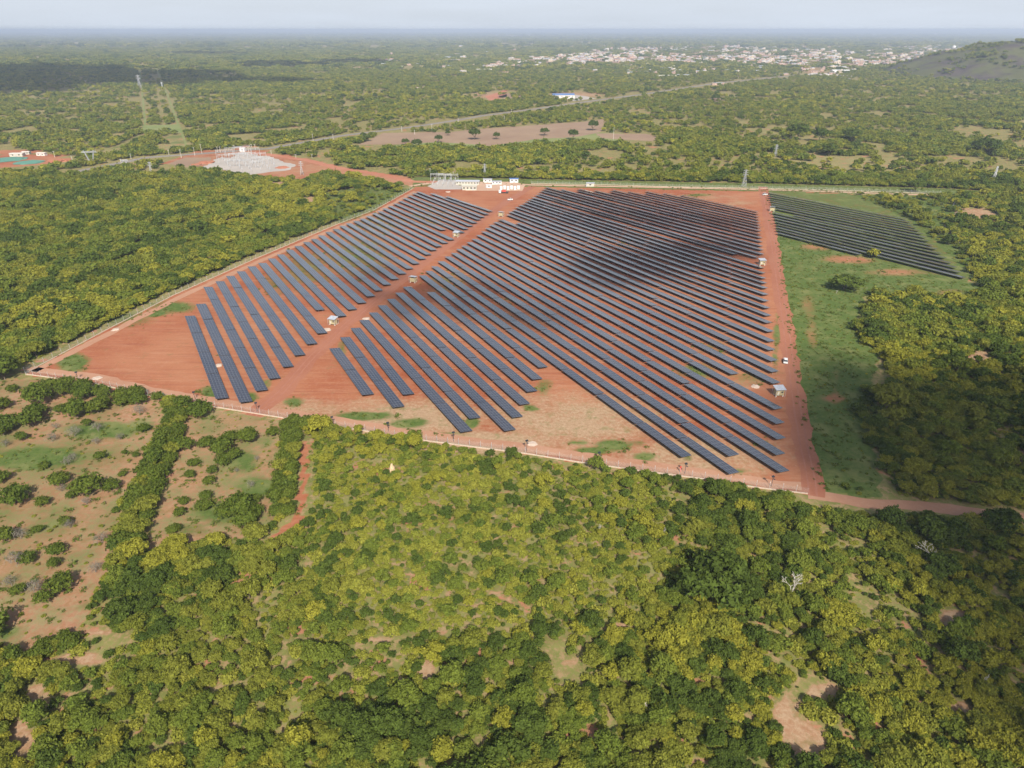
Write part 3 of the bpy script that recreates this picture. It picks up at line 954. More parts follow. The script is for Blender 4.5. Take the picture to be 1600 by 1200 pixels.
for i, (x, y, r, lab) in enumerate([(832, 694, 2.2, 'white rubble heap beside a lamp pole at the near fence'), (152, 591, 2.6, 'pale rubble heap near the left corner of the site'), (180, 515, 2.4, 'pale rubble heap inside the left fence'), (341, 571, 2.4, 'pale rubble heap between the first left rows'),
                                    (510, 516, 3.2, 'white rubble heap beside the cream hut on the middle road'), (572, 498, 2.6, 'white slab heap beside the middle road'), (640, 449, 2.2, 'pale rubble heap in front of the grey roofed hut'), (700, 300, 3.0, 'white heap at the far end of the left block'), (1180, 604, 2.4, 'pale sand heap left of the near cream hut')]):
    X, Y = G(x, y)
    o = link('rubble_heap', blob_mesh('rubble_heap', M['rubble'], r * 0.7, i, 0.22), None, (X, Y, 0.05), i * 1.3)
    tag(o, lab, 'rubble heap', 'rubble heaps on the site')

# ------------------------------------------------------------------ vehicles
def car(x, y, rz, label, pickup=False, paint='white_paint', s=1.0):
    X, Y = G(x, y)
    r = empty('parked_car' if not pickup else 'pickup_truck', (X, Y, 0.04), rz, label, 'car' if not pickup else 'pickup')
    m = MB()
    m.box((0, 0, 0.72), (4.5, 1.8, 0.62), taper=0.97)
    m.box((1.75, 0, 0.98), (1.0, 1.7, 0.14), taper=0.9)
    b_ = m.build('body', M[paint], r)
    m = MB()
    if pickup:
        m.box((0.35, 0, 1.36), (1.6, 1.66, 0.68), taper=0.82)
    else:
        m.box((-0.35, 0, 1.36), (2.9, 1.66, 0.68), taper=0.8)
    m.build('window_band', M['glass_dark'], r)
    m = MB()
    if pickup:
        m.box((0.35, 0, 1.73), (1.25, 1.4, 0.08))
    else:
        m.box((-0.35, 0, 1.73), (2.25, 1.36, 0.08))
    m.build('roof', M[paint], r)
    for sx_ in (-1.4, 1.4):
        for sy_ in (-0.8, 0.8):
            m = MB()
            m.bar((sx_, sy_ - 0.12, 0.33), (sx_, sy_ + 0.12, 0.33), 0.33, n=12)
            m.build('wheel', M['rubber'], r)
    return r

car(1227, 566, 1.25, 'white car parked on the left edge of the right dirt road')
car(1195, 116 + 189, 0.3, 'white car at the far end of the right dirt road')
car(797, 313, 0.2, 'white pickup parked on the red yard before the control buildings', True)
car(1021, 147, 0.35, 'white car driving on the main road towards the town')

def truck(x, y, rz, label):
    X, Y = G(x, y)
    r = empty('flatbed_truck', (X, Y, 0.05), rz, label, 'truck')
    m = MB()
    m.box((-3.4, 0, 1.7), (2.0, 2.4, 2.3), taper=0.93)
    m.build('cab', M['white_paint'], r)
    m = MB()
    m.box((1.2, 0, 1.15), (6.6, 2.4, 0.3))
    m.build('bed', M['dark_steel'], r)
    m = MB()
    m.box((0.2, 0, 2.1), (3.6, 2.2, 1.5))
    m.build('load', M['red_paint'], r)
    for sx_ in (-3.2, 2.2, 3.4):
        for sy_ in (-1.0, 1.0):
            m = MB()
            m.bar((sx_, sy_ - 0.15, 0.5), (sx_, sy_ + 0.15, 0.5), 0.5, n=12)
            m.build('wheel', M['rubber'], r)

truck(787, 302, 0.05, 'white cabbed truck carrying a red load before the control buildings')

# ------------------------------------------------------------------ buildings near the site
def hall(x, y, w, d, h, rz, walls, roofm, label, name='building', cat='building', gable=0.9, nwin=4, group=None):
    X, Y = G(x, y)
    r = empty(name, (X, Y, 0.02), rz, label, cat, group)
    m = MB()
    m.box((0, 0, h / 2), (w, d, h))
    wl = m.build('wall', M[walls], r)
    m = MB()
    ov = 0.4
    a, b_ = w / 2 + ov, d / 2 + ov
    m.add([(-a, -b_, h), (a, -b_, h), (a, b_, h), (-a, b_, h), (-a, 0, h + gable), (a, 0, h + gable), (-a, -b_, h + .12), (a, -b_, h + .12), (a, b_, h + .12), (-a, b_, h + .12)],
          [(3, 2, 1, 0), (6, 7, 5, 4), (8, 9, 4, 5), (0, 1, 7, 6), (2, 3, 9, 8), (1, 2, 8, 5, 7), (3, 0, 6, 4, 9)])
    m.build('roof', M[roofm], r)
    for i in range(nwin):
        m = MB()
        xx = -w / 2 + w * (i + 0.5) / nwin
        m.box((xx, -d / 2 - 0.02, h * 0.58), (min(1.6, w / nwin * 0.5), 0.08, h * 0.34))
        m.build('window', M['glass_dark'], wl)
    m = MB()
    m.box((w * 0.5 - w / nwin, -d / 2 - 0.025, h * 0.34), (1.2, 0.08, h * 0.66))
    m.build('door', M['steel'], wl)
    return r

hall(734, 296, 13, 7, 3.4, -0.03, 'cream_wall', 'cream_wall', 'cream control building nearest the red yard', gable=0.25, nwin=4)
hall(731, 287.5, 22, 7, 2.9, -0.05, 'cream_wall', 'tin_roof', 'long cream building with grey roof behind the control building', nwin=8)
hall(762, 284.5, 8, 4, 2.8, 0, 'white_paint', 'tin_roof', 'small white cabin under the lattice tower', gable=0.2, nwin=2)
hall(776, 287.5, 9, 4, 2.6, 0.05, 'white_paint', 'tin_roof', 'white cabin left of the row of white equipment boxes', gable=0.15, nwin=3)
hall(764, 293, 5, 3, 2.4, 0.05, 'white_paint', 'white_paint', 'small white kiosk right of the cream control building', gable=0.1, nwin=1)
hall(803, 284.5, 8, 5, 3.2, 0.05, 'white_paint', 'blue_roof', 'white cabin with dark roof behind the equipment boxes', gable=0.6, nwin=2)
hall(922, 291, 7, 4, 3.0, -0.05, 'cream_wall', 'tin_roof', 'small pale guard house on the far track', gable=0.3, nwin=1)
hall(880, 153, 46, 20, 6, 0.05, 'whitewash', 'blue_roof', 'large shed with a blue roof beyond the main road', name='shed', cat='shed', gable=3, nwin=6)
hall(1040, 121, 60, 24, 6, 0.0, 'cream_wall', 'cream_wall', 'long pinkish low building in the woodland before the town', gable=1, nwin=6)
hall(1067, 120, 40, 20, 6, 0.0, 'cream_wall', 'tin_roof', 'pale low building right of the long pinkish one', gable=1, nwin=4)
hall(756, 111.5, 55, 24, 7, 0.1, 'whitewash', 'whitewash', 'long pale building at the near left end of the town', gable=1, nwin=6)
hall(1312, 113, 56, 26, 7, -0.1, 'white_paint', 'white_paint', 'long white hall in front of the town', gable=1.5, nwin=6)
hall(28, 244, 14, 7, 3.2, 0.1, 'cream_wall', 'whitewash', 'small pale hut at the left construction site', gable=.5, nwin=2)
hall(42, 241, 8, 5, 3, 0.1, 'cream_wall', 'whitewash', 'tiny cream hut behind the left construction site', gable=.5, nwin=2)
hall(66, 243, 10, 5, 3, -0.1, 'whitewash', 'whitewash', 'small white hut at the right end of the construction site', gable=.5, nwin=2)
hall(380, 236.5, 6, 5, 4, -0.1, 'white_paint', 'white_paint', 'small white hut at the top corner of the substation', gable=.5, nwin=1)

box_me = MB()
box_me.box((0, 0, 1.5), (2.4, 2.6, 3.0), taper=0.95)
for k in range(5):
    box_me.box((-0.9 + k * 0.45, -1.5, 1.4), (0.15, 0.5, 2.2))
box_me = box_me.mesh('equipment_box', M['white_paint'])
for i in range(6):
    x = 783 + i * 5.4
    X, Y = G(x, 296.5 - (i % 2) * 1.0)
    o = link('equipment_box', box_me, None, (X, Y, 0.05), 0.05)
    tag(o, '%s white equipment box from the left behind the red truck' % ordinal(i + 1), 'equipment box', 'white equipment boxes beside the control buildings')
for i, (x, y, w, d, h, mt, lab) in enumerate([(8, 250, 40, 9, 0.5, 'teal_net', 'flat teal covered heap at the far side of the construction site'), (45, 254, 30, 14, 0.5, 'teal_net', 'flat green covered heap at the near side of the construction site')]):
    X, Y = G(x, y)
    o = link('covered_heap', blob_mesh('covered_heap', M[mt], w / 2, 30 + i, 0.05), None, (X, Y, 0.05), 0.0)
    tag(o, lab, 'covered heap', 'covered heaps at the construction site')
X, Y = G(397, 262)
for i, (x, y, r, lab) in enumerate([(322, 254, 9, 'low orange earth heap left of the substation gravel'), (308, 257, 6, 'small orange earth heap at the left yard'), (440, 262, 7, 'low red earth bank right of the substation gravel'), (90, 252, 12, 'low red earth bank at the construction site')]):
    X, Y = G(x, y)
    o = link('earth_heap', blob_mesh('earth_heap', M['bare_red'], r, 50 + i, 0.16), None, (X, Y, 0.0), 0.4 * i)
    tag(o, lab, 'earth heap', 'red earth heaps by the substation')

# ------------------------------------------------------------------ poles, towers, gantries
def pole(x, yb, yt, label, group, name='utility_pole', mat='whitewash', r=None, arm=True, cat='pole'):
    X, Y = G(x, yb)
    h = max(3.0, tall(x, yb, yt))
    rt = empty(name, (X, Y, 0), random.random(), label, cat, group)
    r = r or max(0.14, 0.22 / ppm(x, yb))
    m = MB()
    m.bar((0, 0, 0), (0, 0, h), r, r * 0.65, 8)
    m.build('shaft', M[mat], rt)
    if arm:
        m = MB()
        m.box((0, 0, h - 0.5), (2.2, 0.16, 0.18))
        for k in (-0.9, 0, 0.9):
            m.bar((k, 0, h - 0.4), (k, 0, h), 0.07, n=6)
        m.build('crossarm', M['steel'], rt)
    return rt

for (x, yb, yt, lab) in [(607, 674, 661, 'dark lamp pole near the left bend of the near track'), (709, 690, 676, 'dark lamp pole just below the longest near row'), (823, 705, 689, 'dark lamp pole beside the white rubble heap'), (935.6, 720, 707.6, 'dark lamp pole by the green patches on the near track'),
                         (1070, 740, 725, 'dark lamp pole next to a red post at the near fence'), (1205, 760, 745, 'dark lamp pole near the right corner of the site'), (402, 643, 630, 'dark lamp pole below the third left row'), (305, 624, 613, 'dark lamp pole beside the big hedge'), (122, 592, 582, 'dark lamp pole near the left corner of the site'),
                         (520, 664, 652, 'dark lamp pole above the orchard lane')]:
    X, Y = G(x, yb)
    h = tall(x, yb, yt)
    rt = empty('lamp_pole', (X, Y, 0), 0.4, lab, 'lamp pole', 'lamp poles along the near fence')
    m = MB()
    m.bar((0, 0, 0), (0, 0, h), 0.09, 0.07, 8)
    m.build('shaft', M['dark_steel'], rt)
    m = MB()
    m.add([(-.5, -.35, h), (.5, -.35, h), (.5, .35, h + .3), (-.5, .35, h + .3), (-.5, -.35, h - .05), (.5, -.35, h - .05), (.5, .35, h + .25), (-.5, .35, h + .25)], [(0, 1, 2, 3), (7, 6, 5, 4), (0, 4, 5, 1), (1, 5, 6, 2), (2, 6, 7, 3), (3, 7, 4, 0)])
    m.build('solar_plate', M['glass_dark'], rt)
    m = MB()
    m.box((0, -0.6, h - 0.5), (0.3, 0.7, 0.15))
    m.build('lamp_head', M['dark_steel'], rt)
X, Y = G(1062.6, 737)
m = MB()
m.box((0, 0, 0.9), (0.35, 0.35, 1.8), taper=0.9)
m.box((0, 0, 1.95), (0.5, 0.5, 0.3))
tag(m.build('marker_post', M['red_paint'], None, (X, Y, 0.03)), 'short red post left of a lamp pole at the near fence', 'post')

gp = 'white poles round the substation'
for (x, yb, yt, lab) in [(264, 242, 234, 'white pole left of the substation entrance road'), (283.5, 247, 233.5, 'white pole above the left substation yard'), (304.5, 243, 230, 'tall white pole behind the left substation yard'), (315.5, 240, 225, 'tallest white pole behind the substation'), (340, 237, 229, 'leaning white pole behind the substation centre'),
                         (344.5, 238, 229, 'white pole close to a leaning pole behind the substation'), (366.5, 236, 226.5, 'white pole at the top left of the gravel'), (388.5, 237, 229.5, 'white pole right of the small white hut'), (399, 234, 225, 'white pole where the main road passes the substation'), (393, 230, 225, 'small white pole beyond the main road'),
                         (424, 241, 235, 'white pole on the red track right of the substation'), (462.5, 247, 241, 'white pole right end of the red embankment'), (487.5, 246, 241, 'small white pole by the red dirt road'), (191, 261, 248, 'white pole in the bushes left of the substation'), (114, 254, 243, 'white pole right of the construction site'),
                         (205, 248, 240, 'short white pole behind the left bushes'), (86, 246, 236, 'grey pole above the construction site')]:
    pole(x, yb, yt, lab, gp)
for (x, yb, yt, lab) in [(672.5, 277, 263, 'tall white pole left of the switchyard'), (708.5, 277, 268, 'white pole behind the long cream building'), (747, 277, 270.5, 'short white pole left of the lattice tower')]:
    pole(x, yb, yt, lab, 'white poles behind the control buildings')
gp = 'poles along the main road'
for (x, yb, yt, lab) in [(490, 225, 209, 'grey pole beside the main road left of the field'), (521, 220, 210, 'thin pole left of the brown field'), (628, 206, 197, 'thin pole on the main road left of the hedge'), (675, 206, 194, 'pale pole in front of the road hedge'), (716, 191, 184, 'small pole on the bend of the main road'), (799, 180, 171, 'pole where the field hedge meets the road'),
                         (788, 190, 181, 'pole left of the hedge gap'), (958, 222, 199, 'tall pale pole right of the brown field'), (648, 210, 203, 'thin pole behind the grazing land'), (937, 166, 158, 'thin pole beside the main road near the blue shed'), (1038, 146, 139, 'thin pole beside the distant main road')]:
    pole(x, yb, yt, lab, gp)

def tower(x, yb, yt, rz, label, wide=1.0):
    X, Y = G(x, yb)
    h = tall(x, yb, yt)
    rt = empty('transmission_tower', (X, Y, 0), rz, label, 'lattice tower', 'lattice towers of the power lines')
    th = max(0.09, 0.16 / ppm(x, yb))
    b0, b1 = h * 0.115, h * 0.028
    m = MB()
    lev = [0, .22, .4, .55, .68, .79, .89, 1.0]
    cs = []
    for q in lev:
        w = b0 + (b1 - b0) * min(1, q / 0.72)
        cs.append([Vector((sx_ * w, sy_ * w, q * h)) for sx_, sy_ in ((-1, -1), (1, -1), (1, 1), (-1, 1))])
    for i in range(len(lev) - 1):
        for k in range(4):
            m.bar(cs[i][k], cs[i + 1][k], th, n=4, cap=False)
            m.bar(cs[i][k], cs[i + 1][(k + 1) % 4], th * .7, n=3, cap=False)
            m.bar(cs[i][(k + 1) % 4], cs[i + 1][k], th * .7, n=3, cap=False)
            m.bar(cs[i + 1][k], cs[i + 1][(k + 1) % 4], th * .7, n=3, cap=False)
    m.build('lattice_mast', M['steel'], rt)
    for q in (0.7, 0.82, 0.94):
        m = MB()
        L = h * 0.16 * wide * (1.15 - (q - .7))
        z = q * h
        m.bar((-L, 0, z), (L, 0, z), th, n=4)
        m.bar((-L, 0, z), (0, 0, z + h * .05), th * .7, n=3)
        m.bar((L, 0, z), (0, 0, z + h * .05), th * .7, n=3)
        m.bar((-L, 0, z), (-L, 0, z - h * .03), th * .8, n=4)
        m.bar((L, 0, z), (L, 0, z - h * .03), th * .8, n=4)
        m.build('crossarm', M['steel'], rt)

for (x, yb, yt, rz, lab) in [(757.5, 277, 256, 0.3, 'grey lattice tower behind the control buildings'), (1162, 292, 265, 0.2, 'grey lattice tower at the far edge of the middle block'), (1211, 245, 226, 0.2, 'pale lattice tower in the woods beyond the right block'), (1551, 286, 260, 0.5, 'lattice tower at the far right in the woods'),
                             (237, 272, 253, 0.5, 'lattice tower in the woods left of the substation'), (472, 273, 252, 0.3, 'lattice tower at the right end of the substation'), (219, 137, 117, 0.1, 'pale lattice tower far away on the corridor left'), (254, 138, 128, 0.1, 'pale lattice tower far away on the corridor right'), (1038, 98, 88, 0.1, 'tiny lattice mast before the town')]:
    tower(x, yb, yt, rz, lab)

def portal_tower(x, yb, yt, rz, label):
    X, Y = G(x, yb)
    h = tall(x, yb, yt)
    rt = empty('transmission_tower', (X, Y, 0), rz, label, 'lattice tower', 'lattice towers of the power lines')
    th = 0.25
    w = h * 0.55
    for s_ in (-1, 1):
        m = MB()
        a0, a1 = Vector((s_ * w * 0.10, 0, 0)), Vector((s_ * w * 0.62, 0, h))
        for dx, dy in ((-.6, -.6), (.6, -.6), (.6, .6), (-.6, .6)):
            m.bar(a0 + Vector((dx * .6, dy * .6, 0)), a1 + Vector((dx * .5, dy * .5, 0)), th * .7, n=4, cap=False)
        for k in range(10):
            q0, q1 = k / 10, (k + 1) / 10
            p0, p1 = a0.lerp(a1, q0), a0.lerp(a1, q1)
            m.bar(p0 + Vector((-.5, -.4, 0)), p1 + Vector((.5, -.4, 0)), th * .5, n=3, cap=False)
            m.bar(p0 + Vector((.5, .4, 0)), p1 + Vector((-.5, .4, 0)), th * .5, n=3, cap=False)
        m.build('lattice_leg', M['steel'], rt)
    m = MB()
    z = h * 0.86
    m.bar((-w * 1.0, 0, z), (w * 1.0, 0, z), th * .8, n=4)
    m.bar((-w * 0.9, 0, z + 1.2), (w * 0.9, 0, z + 1.2), th * .8, n=4)
    for k in range(14):
        a = -w * .9 + w * 1.8 * k / 14
        m.bar((a, 0, z), (a + w * 1.8 / 28, 0, z + 1.2), th * .5, n=3, cap=False)
        m.bar((a + w * 1.8 / 28, 0, z + 1.2), (a + w * 1.8 / 14, 0, z), th * .5, n=3, cap=False)
    m.build('crossarm', M['steel'], rt)

portal_tower(144, 257, 235, 0.15, 'wide grey portal tower left above the woods')
portal_tower(196, 260, 250, 0.4, 'small portal tower between the woods and the substation')

# substation: rows of gantries and posts of apparatus on the gravel yard
def gantry_mesh(w, h, n):
    m = MB()
    for k in range(n + 1):
        a = -w / 2 + w * k / n
        m.bar((a, 0, 0), (a, 0, h), 0.22, 0.16, 6)
        m.bar((a, 0, h), (a, 0, h + 1.6), 0.09, 0.04, 4)
    m.bar((-w / 2, 0, h), (w / 2, 0, h), 0.2, n=4)
    m.bar((-w / 2, 0, h - 0.9), (w / 2, 0, h - 0.9), 0.14, n=4)
    for k in range(3 * n):
        a = -w / 2 + w * (k + .5) / (3 * n)
        m.bar((a, 0, h - 0.9), (a, 0, h - 2.2), 0.1, n=5)
        m.bar((a, 0, h - 0.9), (a + .5, 0, h), 0.07, n=3)
    return m

gant = [gantry_mesh(18, 9, 2).mesh('gantry', M['steel']), gantry_mesh(12, 7, 2).mesh('gantry', M['steel'])]
gi = 0
for (x, y, k, rz) in [(352, 247, 0, .5), (366, 243, 0, .5), (380, 241, 0, .5), (394, 244, 0, .5), (408, 249, 1, .5), (356, 254, 0, .5), (372, 252, 0, .5), (388, 252, 0, .5), (404, 255, 1, .5), (420, 257, 1, .5), (366, 260, 1, .5), (384, 260, 1, .5), (400, 262, 1, .5)]:
    X, Y = G(x, y)
    gi += 1
    o = link('gantry', gant[k], None, (X, Y, 0.03), rz)
    tag(o, '%s grey steel gantry of the substation counted from its far left' % ordinal(gi), 'gantry', 'gantries of the substation')
app = MB()
app.bar((0, 0, 0), (0, 0, 2.6), 0.18, n=6)
app.box((0, 0, 2.8), (1.2, 0.6, 0.4))
for k in (-.4, .4):
    app.bar((k, 0, 3.0), (k, 0, 4.8), 0.2, 0.1, 7)
app = app.mesh('breaker_post', M['steel'])
nn = 0
for iy in range(6):
    for ix in range(6):
        x = 344 + ix * 14.5 + iy * 4
        y = 246 + iy * 4.2 + (ix % 3) * 0.6
        if not inpoly([x], [y], [(336, 257), (362, 242), (386, 239), (405, 243), (440, 256), (425, 268), (380, 271)])[0]:
            continue
        X, Y = G(x, y)
        o = link('breaker_post', app, None, (X, Y, 0.03), 0.5)
        tag(o, 'slim grey switchgear post standing on the pale substation gravel', 'switchgear', 'switchgear posts of the substation')
nn = 0
for iy in range(3):
    for ix in range(5):
        X, Y = G(676 + ix * 8 - iy * 2 + 4, 284 + iy * 3.6)
        o = link('breaker_post', app, None, (X, Y, 0.05), 0.1)
        tag(o, 'slim grey switchgear post in the yard left of the cream buildings', 'switchgear', 'switchgear posts of the solar park yard')
for i, x in enumerate((683, 695, 706)):
    X, Y = G(x, 283 + i * 0.5)
    o = link('gantry', gant[1], None, (X, Y, 0.05), 0.1)
    tag(o, '%s steel gantry from the left in the solar park switchyard' % ordinal(i + 1), 'gantry', 'gantries of the solar park switchyard')

# termite mound
X, Y = G(613, 736)
bm = bmesh.new()
bmesh.ops.create_cone(bm, cap_ends=True, segments=20, radius1=1.35, radius2=0.25, depth=2.9)
bmesh.ops.subdivide_edges(bm, edges=bm.edges[:], cuts=3, use_grid_fill=True)
from mathutils import noise as mnoise
for v in bm.verts:
    v.co.z += 1.45
    k = 1 + 0.35 * mnoise.noise(v.co * 0.9) + 0.15 * mnoise.noise(v.co * 2.5)
    v.co.x *= k
    v.co.y *= k
me = bpy.data.meshes.new('termite_mound')
bm.to_mesh(me)
bm.free()
me.materials.append(M['mound'])
tag(link('termite_mound', me, None, (X, Y, 0)), 'pale ochre termite mound rising from the shrubs below the fence', 'termite mound')

# ------------------------------------------------------------------ foliage prototypes
def crown_arrays(seed, R, Hc, zb, n, ls, lobes=11, spread=0.62, lobe_r=0.40, aspect=0.62, bunch=7):
    """leaf quads spread over the lobes of one crown"""
    r = np.random.default_rng(seed)
    cen = []
    rad = []
    for k in range(lobes):
        a = 2 * math.pi * (k * 0.618 + r.random() * 0.2)
        e = math.acos(1 - (k + 0.5) / lobes * 1.15 if (1 - (k + 0.5) / lobes * 1.15) > -1 else -1)
        q = spread * (0.8 + 0.4 * r.random())
        cen.append((math.cos(a) * math.sin(e) * R * q, math.sin(a) * math.sin(e) * R * q, zb + Hc * (0.45 + 0.5 * math.cos(e) * q)))
        rad.append(R * lobe_r * (0.75 + 0.5 * r.random()))
    cen = np.array(cen)
    rad = np.array(rad)
    nb = max(8, n // bunch)
    li = r.choice(lobes, nb, p=rad ** 2 / (rad ** 2).sum())
    d = r.normal(size=(nb, 3))
    d[:, 2] = np.abs(d[:, 2]) * 0.9 + d[:, 2] * 0.1
    d /= np.linalg.norm(d, axis=1)[:, None]
    rr = rad[li] * (0.58 + 0.62 * r.random(nb))
    bp = cen[li] + d * rr[:, None] * np.array([1, 1, Hc / R * 0.9])
    bi = r.integers(0, nb, n)
    pos = bp[bi] + r.normal(size=(n, 3)) * (ls * 0.62)
    nor = d[bi] + r.normal(size=(n, 3)) * 0.5
    nor /= np.linalg.norm(nor, axis=1)[:, None]
    t1 = np.cross(nor, r.normal(size=(n, 3)))
    t1 /= np.linalg.norm(t1, axis=1)[:, None]
    t2 = np.cross(nor, t1)
    s = ls * (0.6 + 0.8 * r.random(n))[:, None]
    a = t1 * s
    b_ = t2 * s * aspect
    q = np.stack([pos - a, pos - b_ * 0.9 + a * .1, pos + a, pos + b_ * 0.9 - a * .1], 1)
    q[:, 1] += nor * s * 0.12
    q[:, 3] += nor * s * 0.12
    return q.reshape(-1, 3)

def quads_mesh(name, v, mat, extra=None, mat2=None):
    n = len(v)
    nq = n // 4
    ev, ef = (extra.v, extra.f) if extra else ([], [])
    allv = np.concatenate([v, np.array(ev, float).reshape(-1, 3)]) if ev else v
    me = bpy.data.meshes.new(name)
    me.vertices.add(len(allv))
    me.vertices.foreach_set('co', allv.astype(np.float32).ravel())
    li = list(range(n))
    ls = list(range(0, n, 4))
    for f in ef:
        ls.append(len(li))
        li += [i + n for i in f]
    me.loops.add(len(li))
    me.loops.foreach_set('vertex_index', np.array(li, np.int32))
    me.polygons.add(len(ls))
    me.polygons.foreach_set('loop_start', np.array(ls, np.int32))
    me.materials.append(mat)
    if ef:
        me.materials.append(mat2)
        me.polygons.foreach_set('material_index', np.array([0] * nq + [1] * len(ef), np.int32))
    me.update()
    me.validate()
    return me

def trunk_mb(seed, zb, R, Hc, r0=0.17, limbs=5):
    r = random.Random(seed)
    m = MB()
    lean = Vector((r.uniform(-.3, .3), r.uniform(-.3, .3), zb * 0.9))
    m.bar((0, 0, -0.1), lean, r0, r0 * 0.7, 6)
    for k in range(limbs):
        a = 2 * math.pi * (k / limbs) + r.random()
        e = lean + Vector((math.cos(a) * R * 0.55, math.sin(a) * R * 0.55, Hc * (0.35 + 0.35 * r.random())))
        m.bar(lean, e, r0 * 0.55, r0 * 0.18, 5)
    return m

# unit trees: crown about 3.4 m in radius
SHAPES = [dict(R=3.4, Hc=3.4, zb=1.6, lobes=15, spread=0.7, lobe_r=0.34), dict(R=3.5, Hc=2.8, zb=1.9, lobes=17, spread=0.76, lobe_r=0.31), dict(R=3.2, Hc=4.2, zb=1.4, lobes=14, spread=0.62, lobe_r=0.36), dict(R=3.6, Hc=3.1, zb=1.4, lobes=12, spread=0.8, lobe_r=0.36)]
CLASSES = ['yellow', 'olive', 'mid', 'dark', 'shrub', 'mango']
NEAR, MIDL, FARL, CROWN, TRUNK = {}, {}, {}, {}, {}
for ci, cl in enumerate(CLASSES):
    mt = M['leaf_' + cl]
    NEAR[cl], MIDL[cl], FARL[cl], CROWN[cl], TRUNK[cl] = [], [], [], [], []
    for k, sh in enumerate(SHAPES):
        sh = dict(sh)
        if cl == 'shrub':
            sh.update(Hc=sh['Hc'] * 0.62, zb=0.2)
        if cl == 'mango':
            sh.update(zb=0.5, Hc=sh['Hc'] * 1.05, spread=0.5, lobe_r=0.5, lobes=14)
        sd = 100 + k * 7 + ci
        v = crown_arrays(sd, n=2300, ls=0.34, bunch=6, **sh)
        tk = trunk_mb(sd, sh['zb'], sh['R'], sh['Hc'])
        NEAR[cl].append(quads_mesh(cl + '_tree', v, mt, tk, M['bark']))
        if cl not in ('shrub',):
            CROWN[cl].append(quads_mesh('crown', v, mt))
            TRUNK[cl].append(tk.mesh('trunk', M['bark']))
        else:
            CROWN[cl].append(quads_mesh('crown', v, mt))
            TRUNK[cl].append(tk.mesh('stems', M['bark']))
        v = crown_arrays(sd, n=700, ls=0.62, bunch=4, **sh)
        MIDL[cl].append(quads_mesh(cl + '_tree', v, mt, tk, M['bark']))
        v = crown_arrays(sd, n=170, ls=1.15, bunch=2, **sh)
        FARL[cl].append(quads_mesh(cl + '_tree', v, mt))
# groves for the far distance: a dozen crowns in one patch
GROVE = {}
for ci, cl in enumerate(['yellow', 'olive', 'mid', 'dark']):
    GROVE[cl] = []
    for k in range(3):
        r = np.random.default_rng(900 + ci * 5 + k)
        vs = []
        for q in range(14):
            sh = dict(SHAPES[q % 4])
            v = crown_arrays(1000 + q + k * 20 + ci, n=34, ls=2.4, bunch=1, **sh)
            s = 0.7 + 0.6 * r.random()
            v = v * s
            a, d = r.random() * 6.28, 15 * math.sqrt(r.random())
            v[:, 0] += math.cos(a) * d
            v[:, 1] += math.sin(a) * d
            vs.append(v)
        GROVE[cl].append(quads_mesh(cl + '_grove', np.concatenate(vs), M['leaf_' + cl]))

def proto_collection(name, meshes):
    c = bpy.data.collections.new(name)
    for me in meshes:
        o = bpy.data.objects.new(me.name, me)
        c.objects.link(o)
    return c

_groups = {}

def scatter(name, pts, scl, rot, pick, coll, label, cat):
    """one object that sets copies of a few plants on its points"""
    n = len(pts)
    if n == 0:
        return
    me = bpy.data.meshes.new(name)
    me.vertices.add(n)
    me.vertices.foreach_set('co', np.asarray(pts, np.float32).ravel())
    a = me.attributes.new('plant_scale', 'FLOAT_VECTOR', 'POINT')
    a.data.foreach_set('vector', np.asarray(scl, np.float32).ravel())
    a = me.attributes.new('plant_turn', 'FLOAT_VECTOR', 'POINT')
    rr = np.zeros((n, 3), np.float32)
    rr[:, 2] = rot
    a.data.foreach_set('vector', rr.ravel())
    a = me.attributes.new('plant_pick', 'INT', 'POINT')
    a.data.foreach_set('value', np.asarray(pick, np.int32))
    o = link(name, me)
    ng = bpy.data.node_groups.new(name, 'GeometryNodeTree')
    ng.interface.new_socket('Geometry', in_out='INPUT', socket_type='NodeSocketGeometry')
    ng.interface.new_socket('Geometry', in_out='OUTPUT', socket_type='NodeSocketGeometry')
    gi_ = ng.nodes.new('NodeGroupInput')
    go_ = ng.nodes.new('NodeGroupOutput')
    ci_ = ng.nodes.new('GeometryNodeCollectionInfo')
    ci_.inputs['Collection'].default_value = coll
    ci_.inputs['Separate Children'].default_value = True
    ci_.inputs['Reset Children'].default_value = True
    ip = ng.nodes.new('GeometryNodeInstanceOnPoints')
    ip.inputs['Pick Instance'].default_value = True
    def named(nm, ty):
        nd = ng.nodes.new('GeometryNodeInputNamedAttribute')
        nd.data_type = ty
        nd.inputs['Name'].default_value = nm
        return nd.outputs['Attribute']
    L = ng.links.new
    L(gi_.outputs[0], ip.inputs['Points'])
    L(ci_.outputs[0], ip.inputs['Instance'])
    L(named('plant_pick', 'INT'), ip.inputs['Instance Index'])
    e2r = ng.nodes.new('FunctionNodeEulerToRotation')
    L(named('plant_turn', 'FLOAT_VECTOR'), e2r.inputs[0])
    L(e2r.outputs[0], ip.inputs['Rotation'])
    L(named('plant_scale', 'FLOAT_VECTOR'), ip.inputs['Scale'])
    L(ip.outputs[0], go_.inputs[0])
    md = o.modifiers.new('plants', 'NODES')
    md.node_group = ng
    return tag(o, label, cat, None, 'stuff')

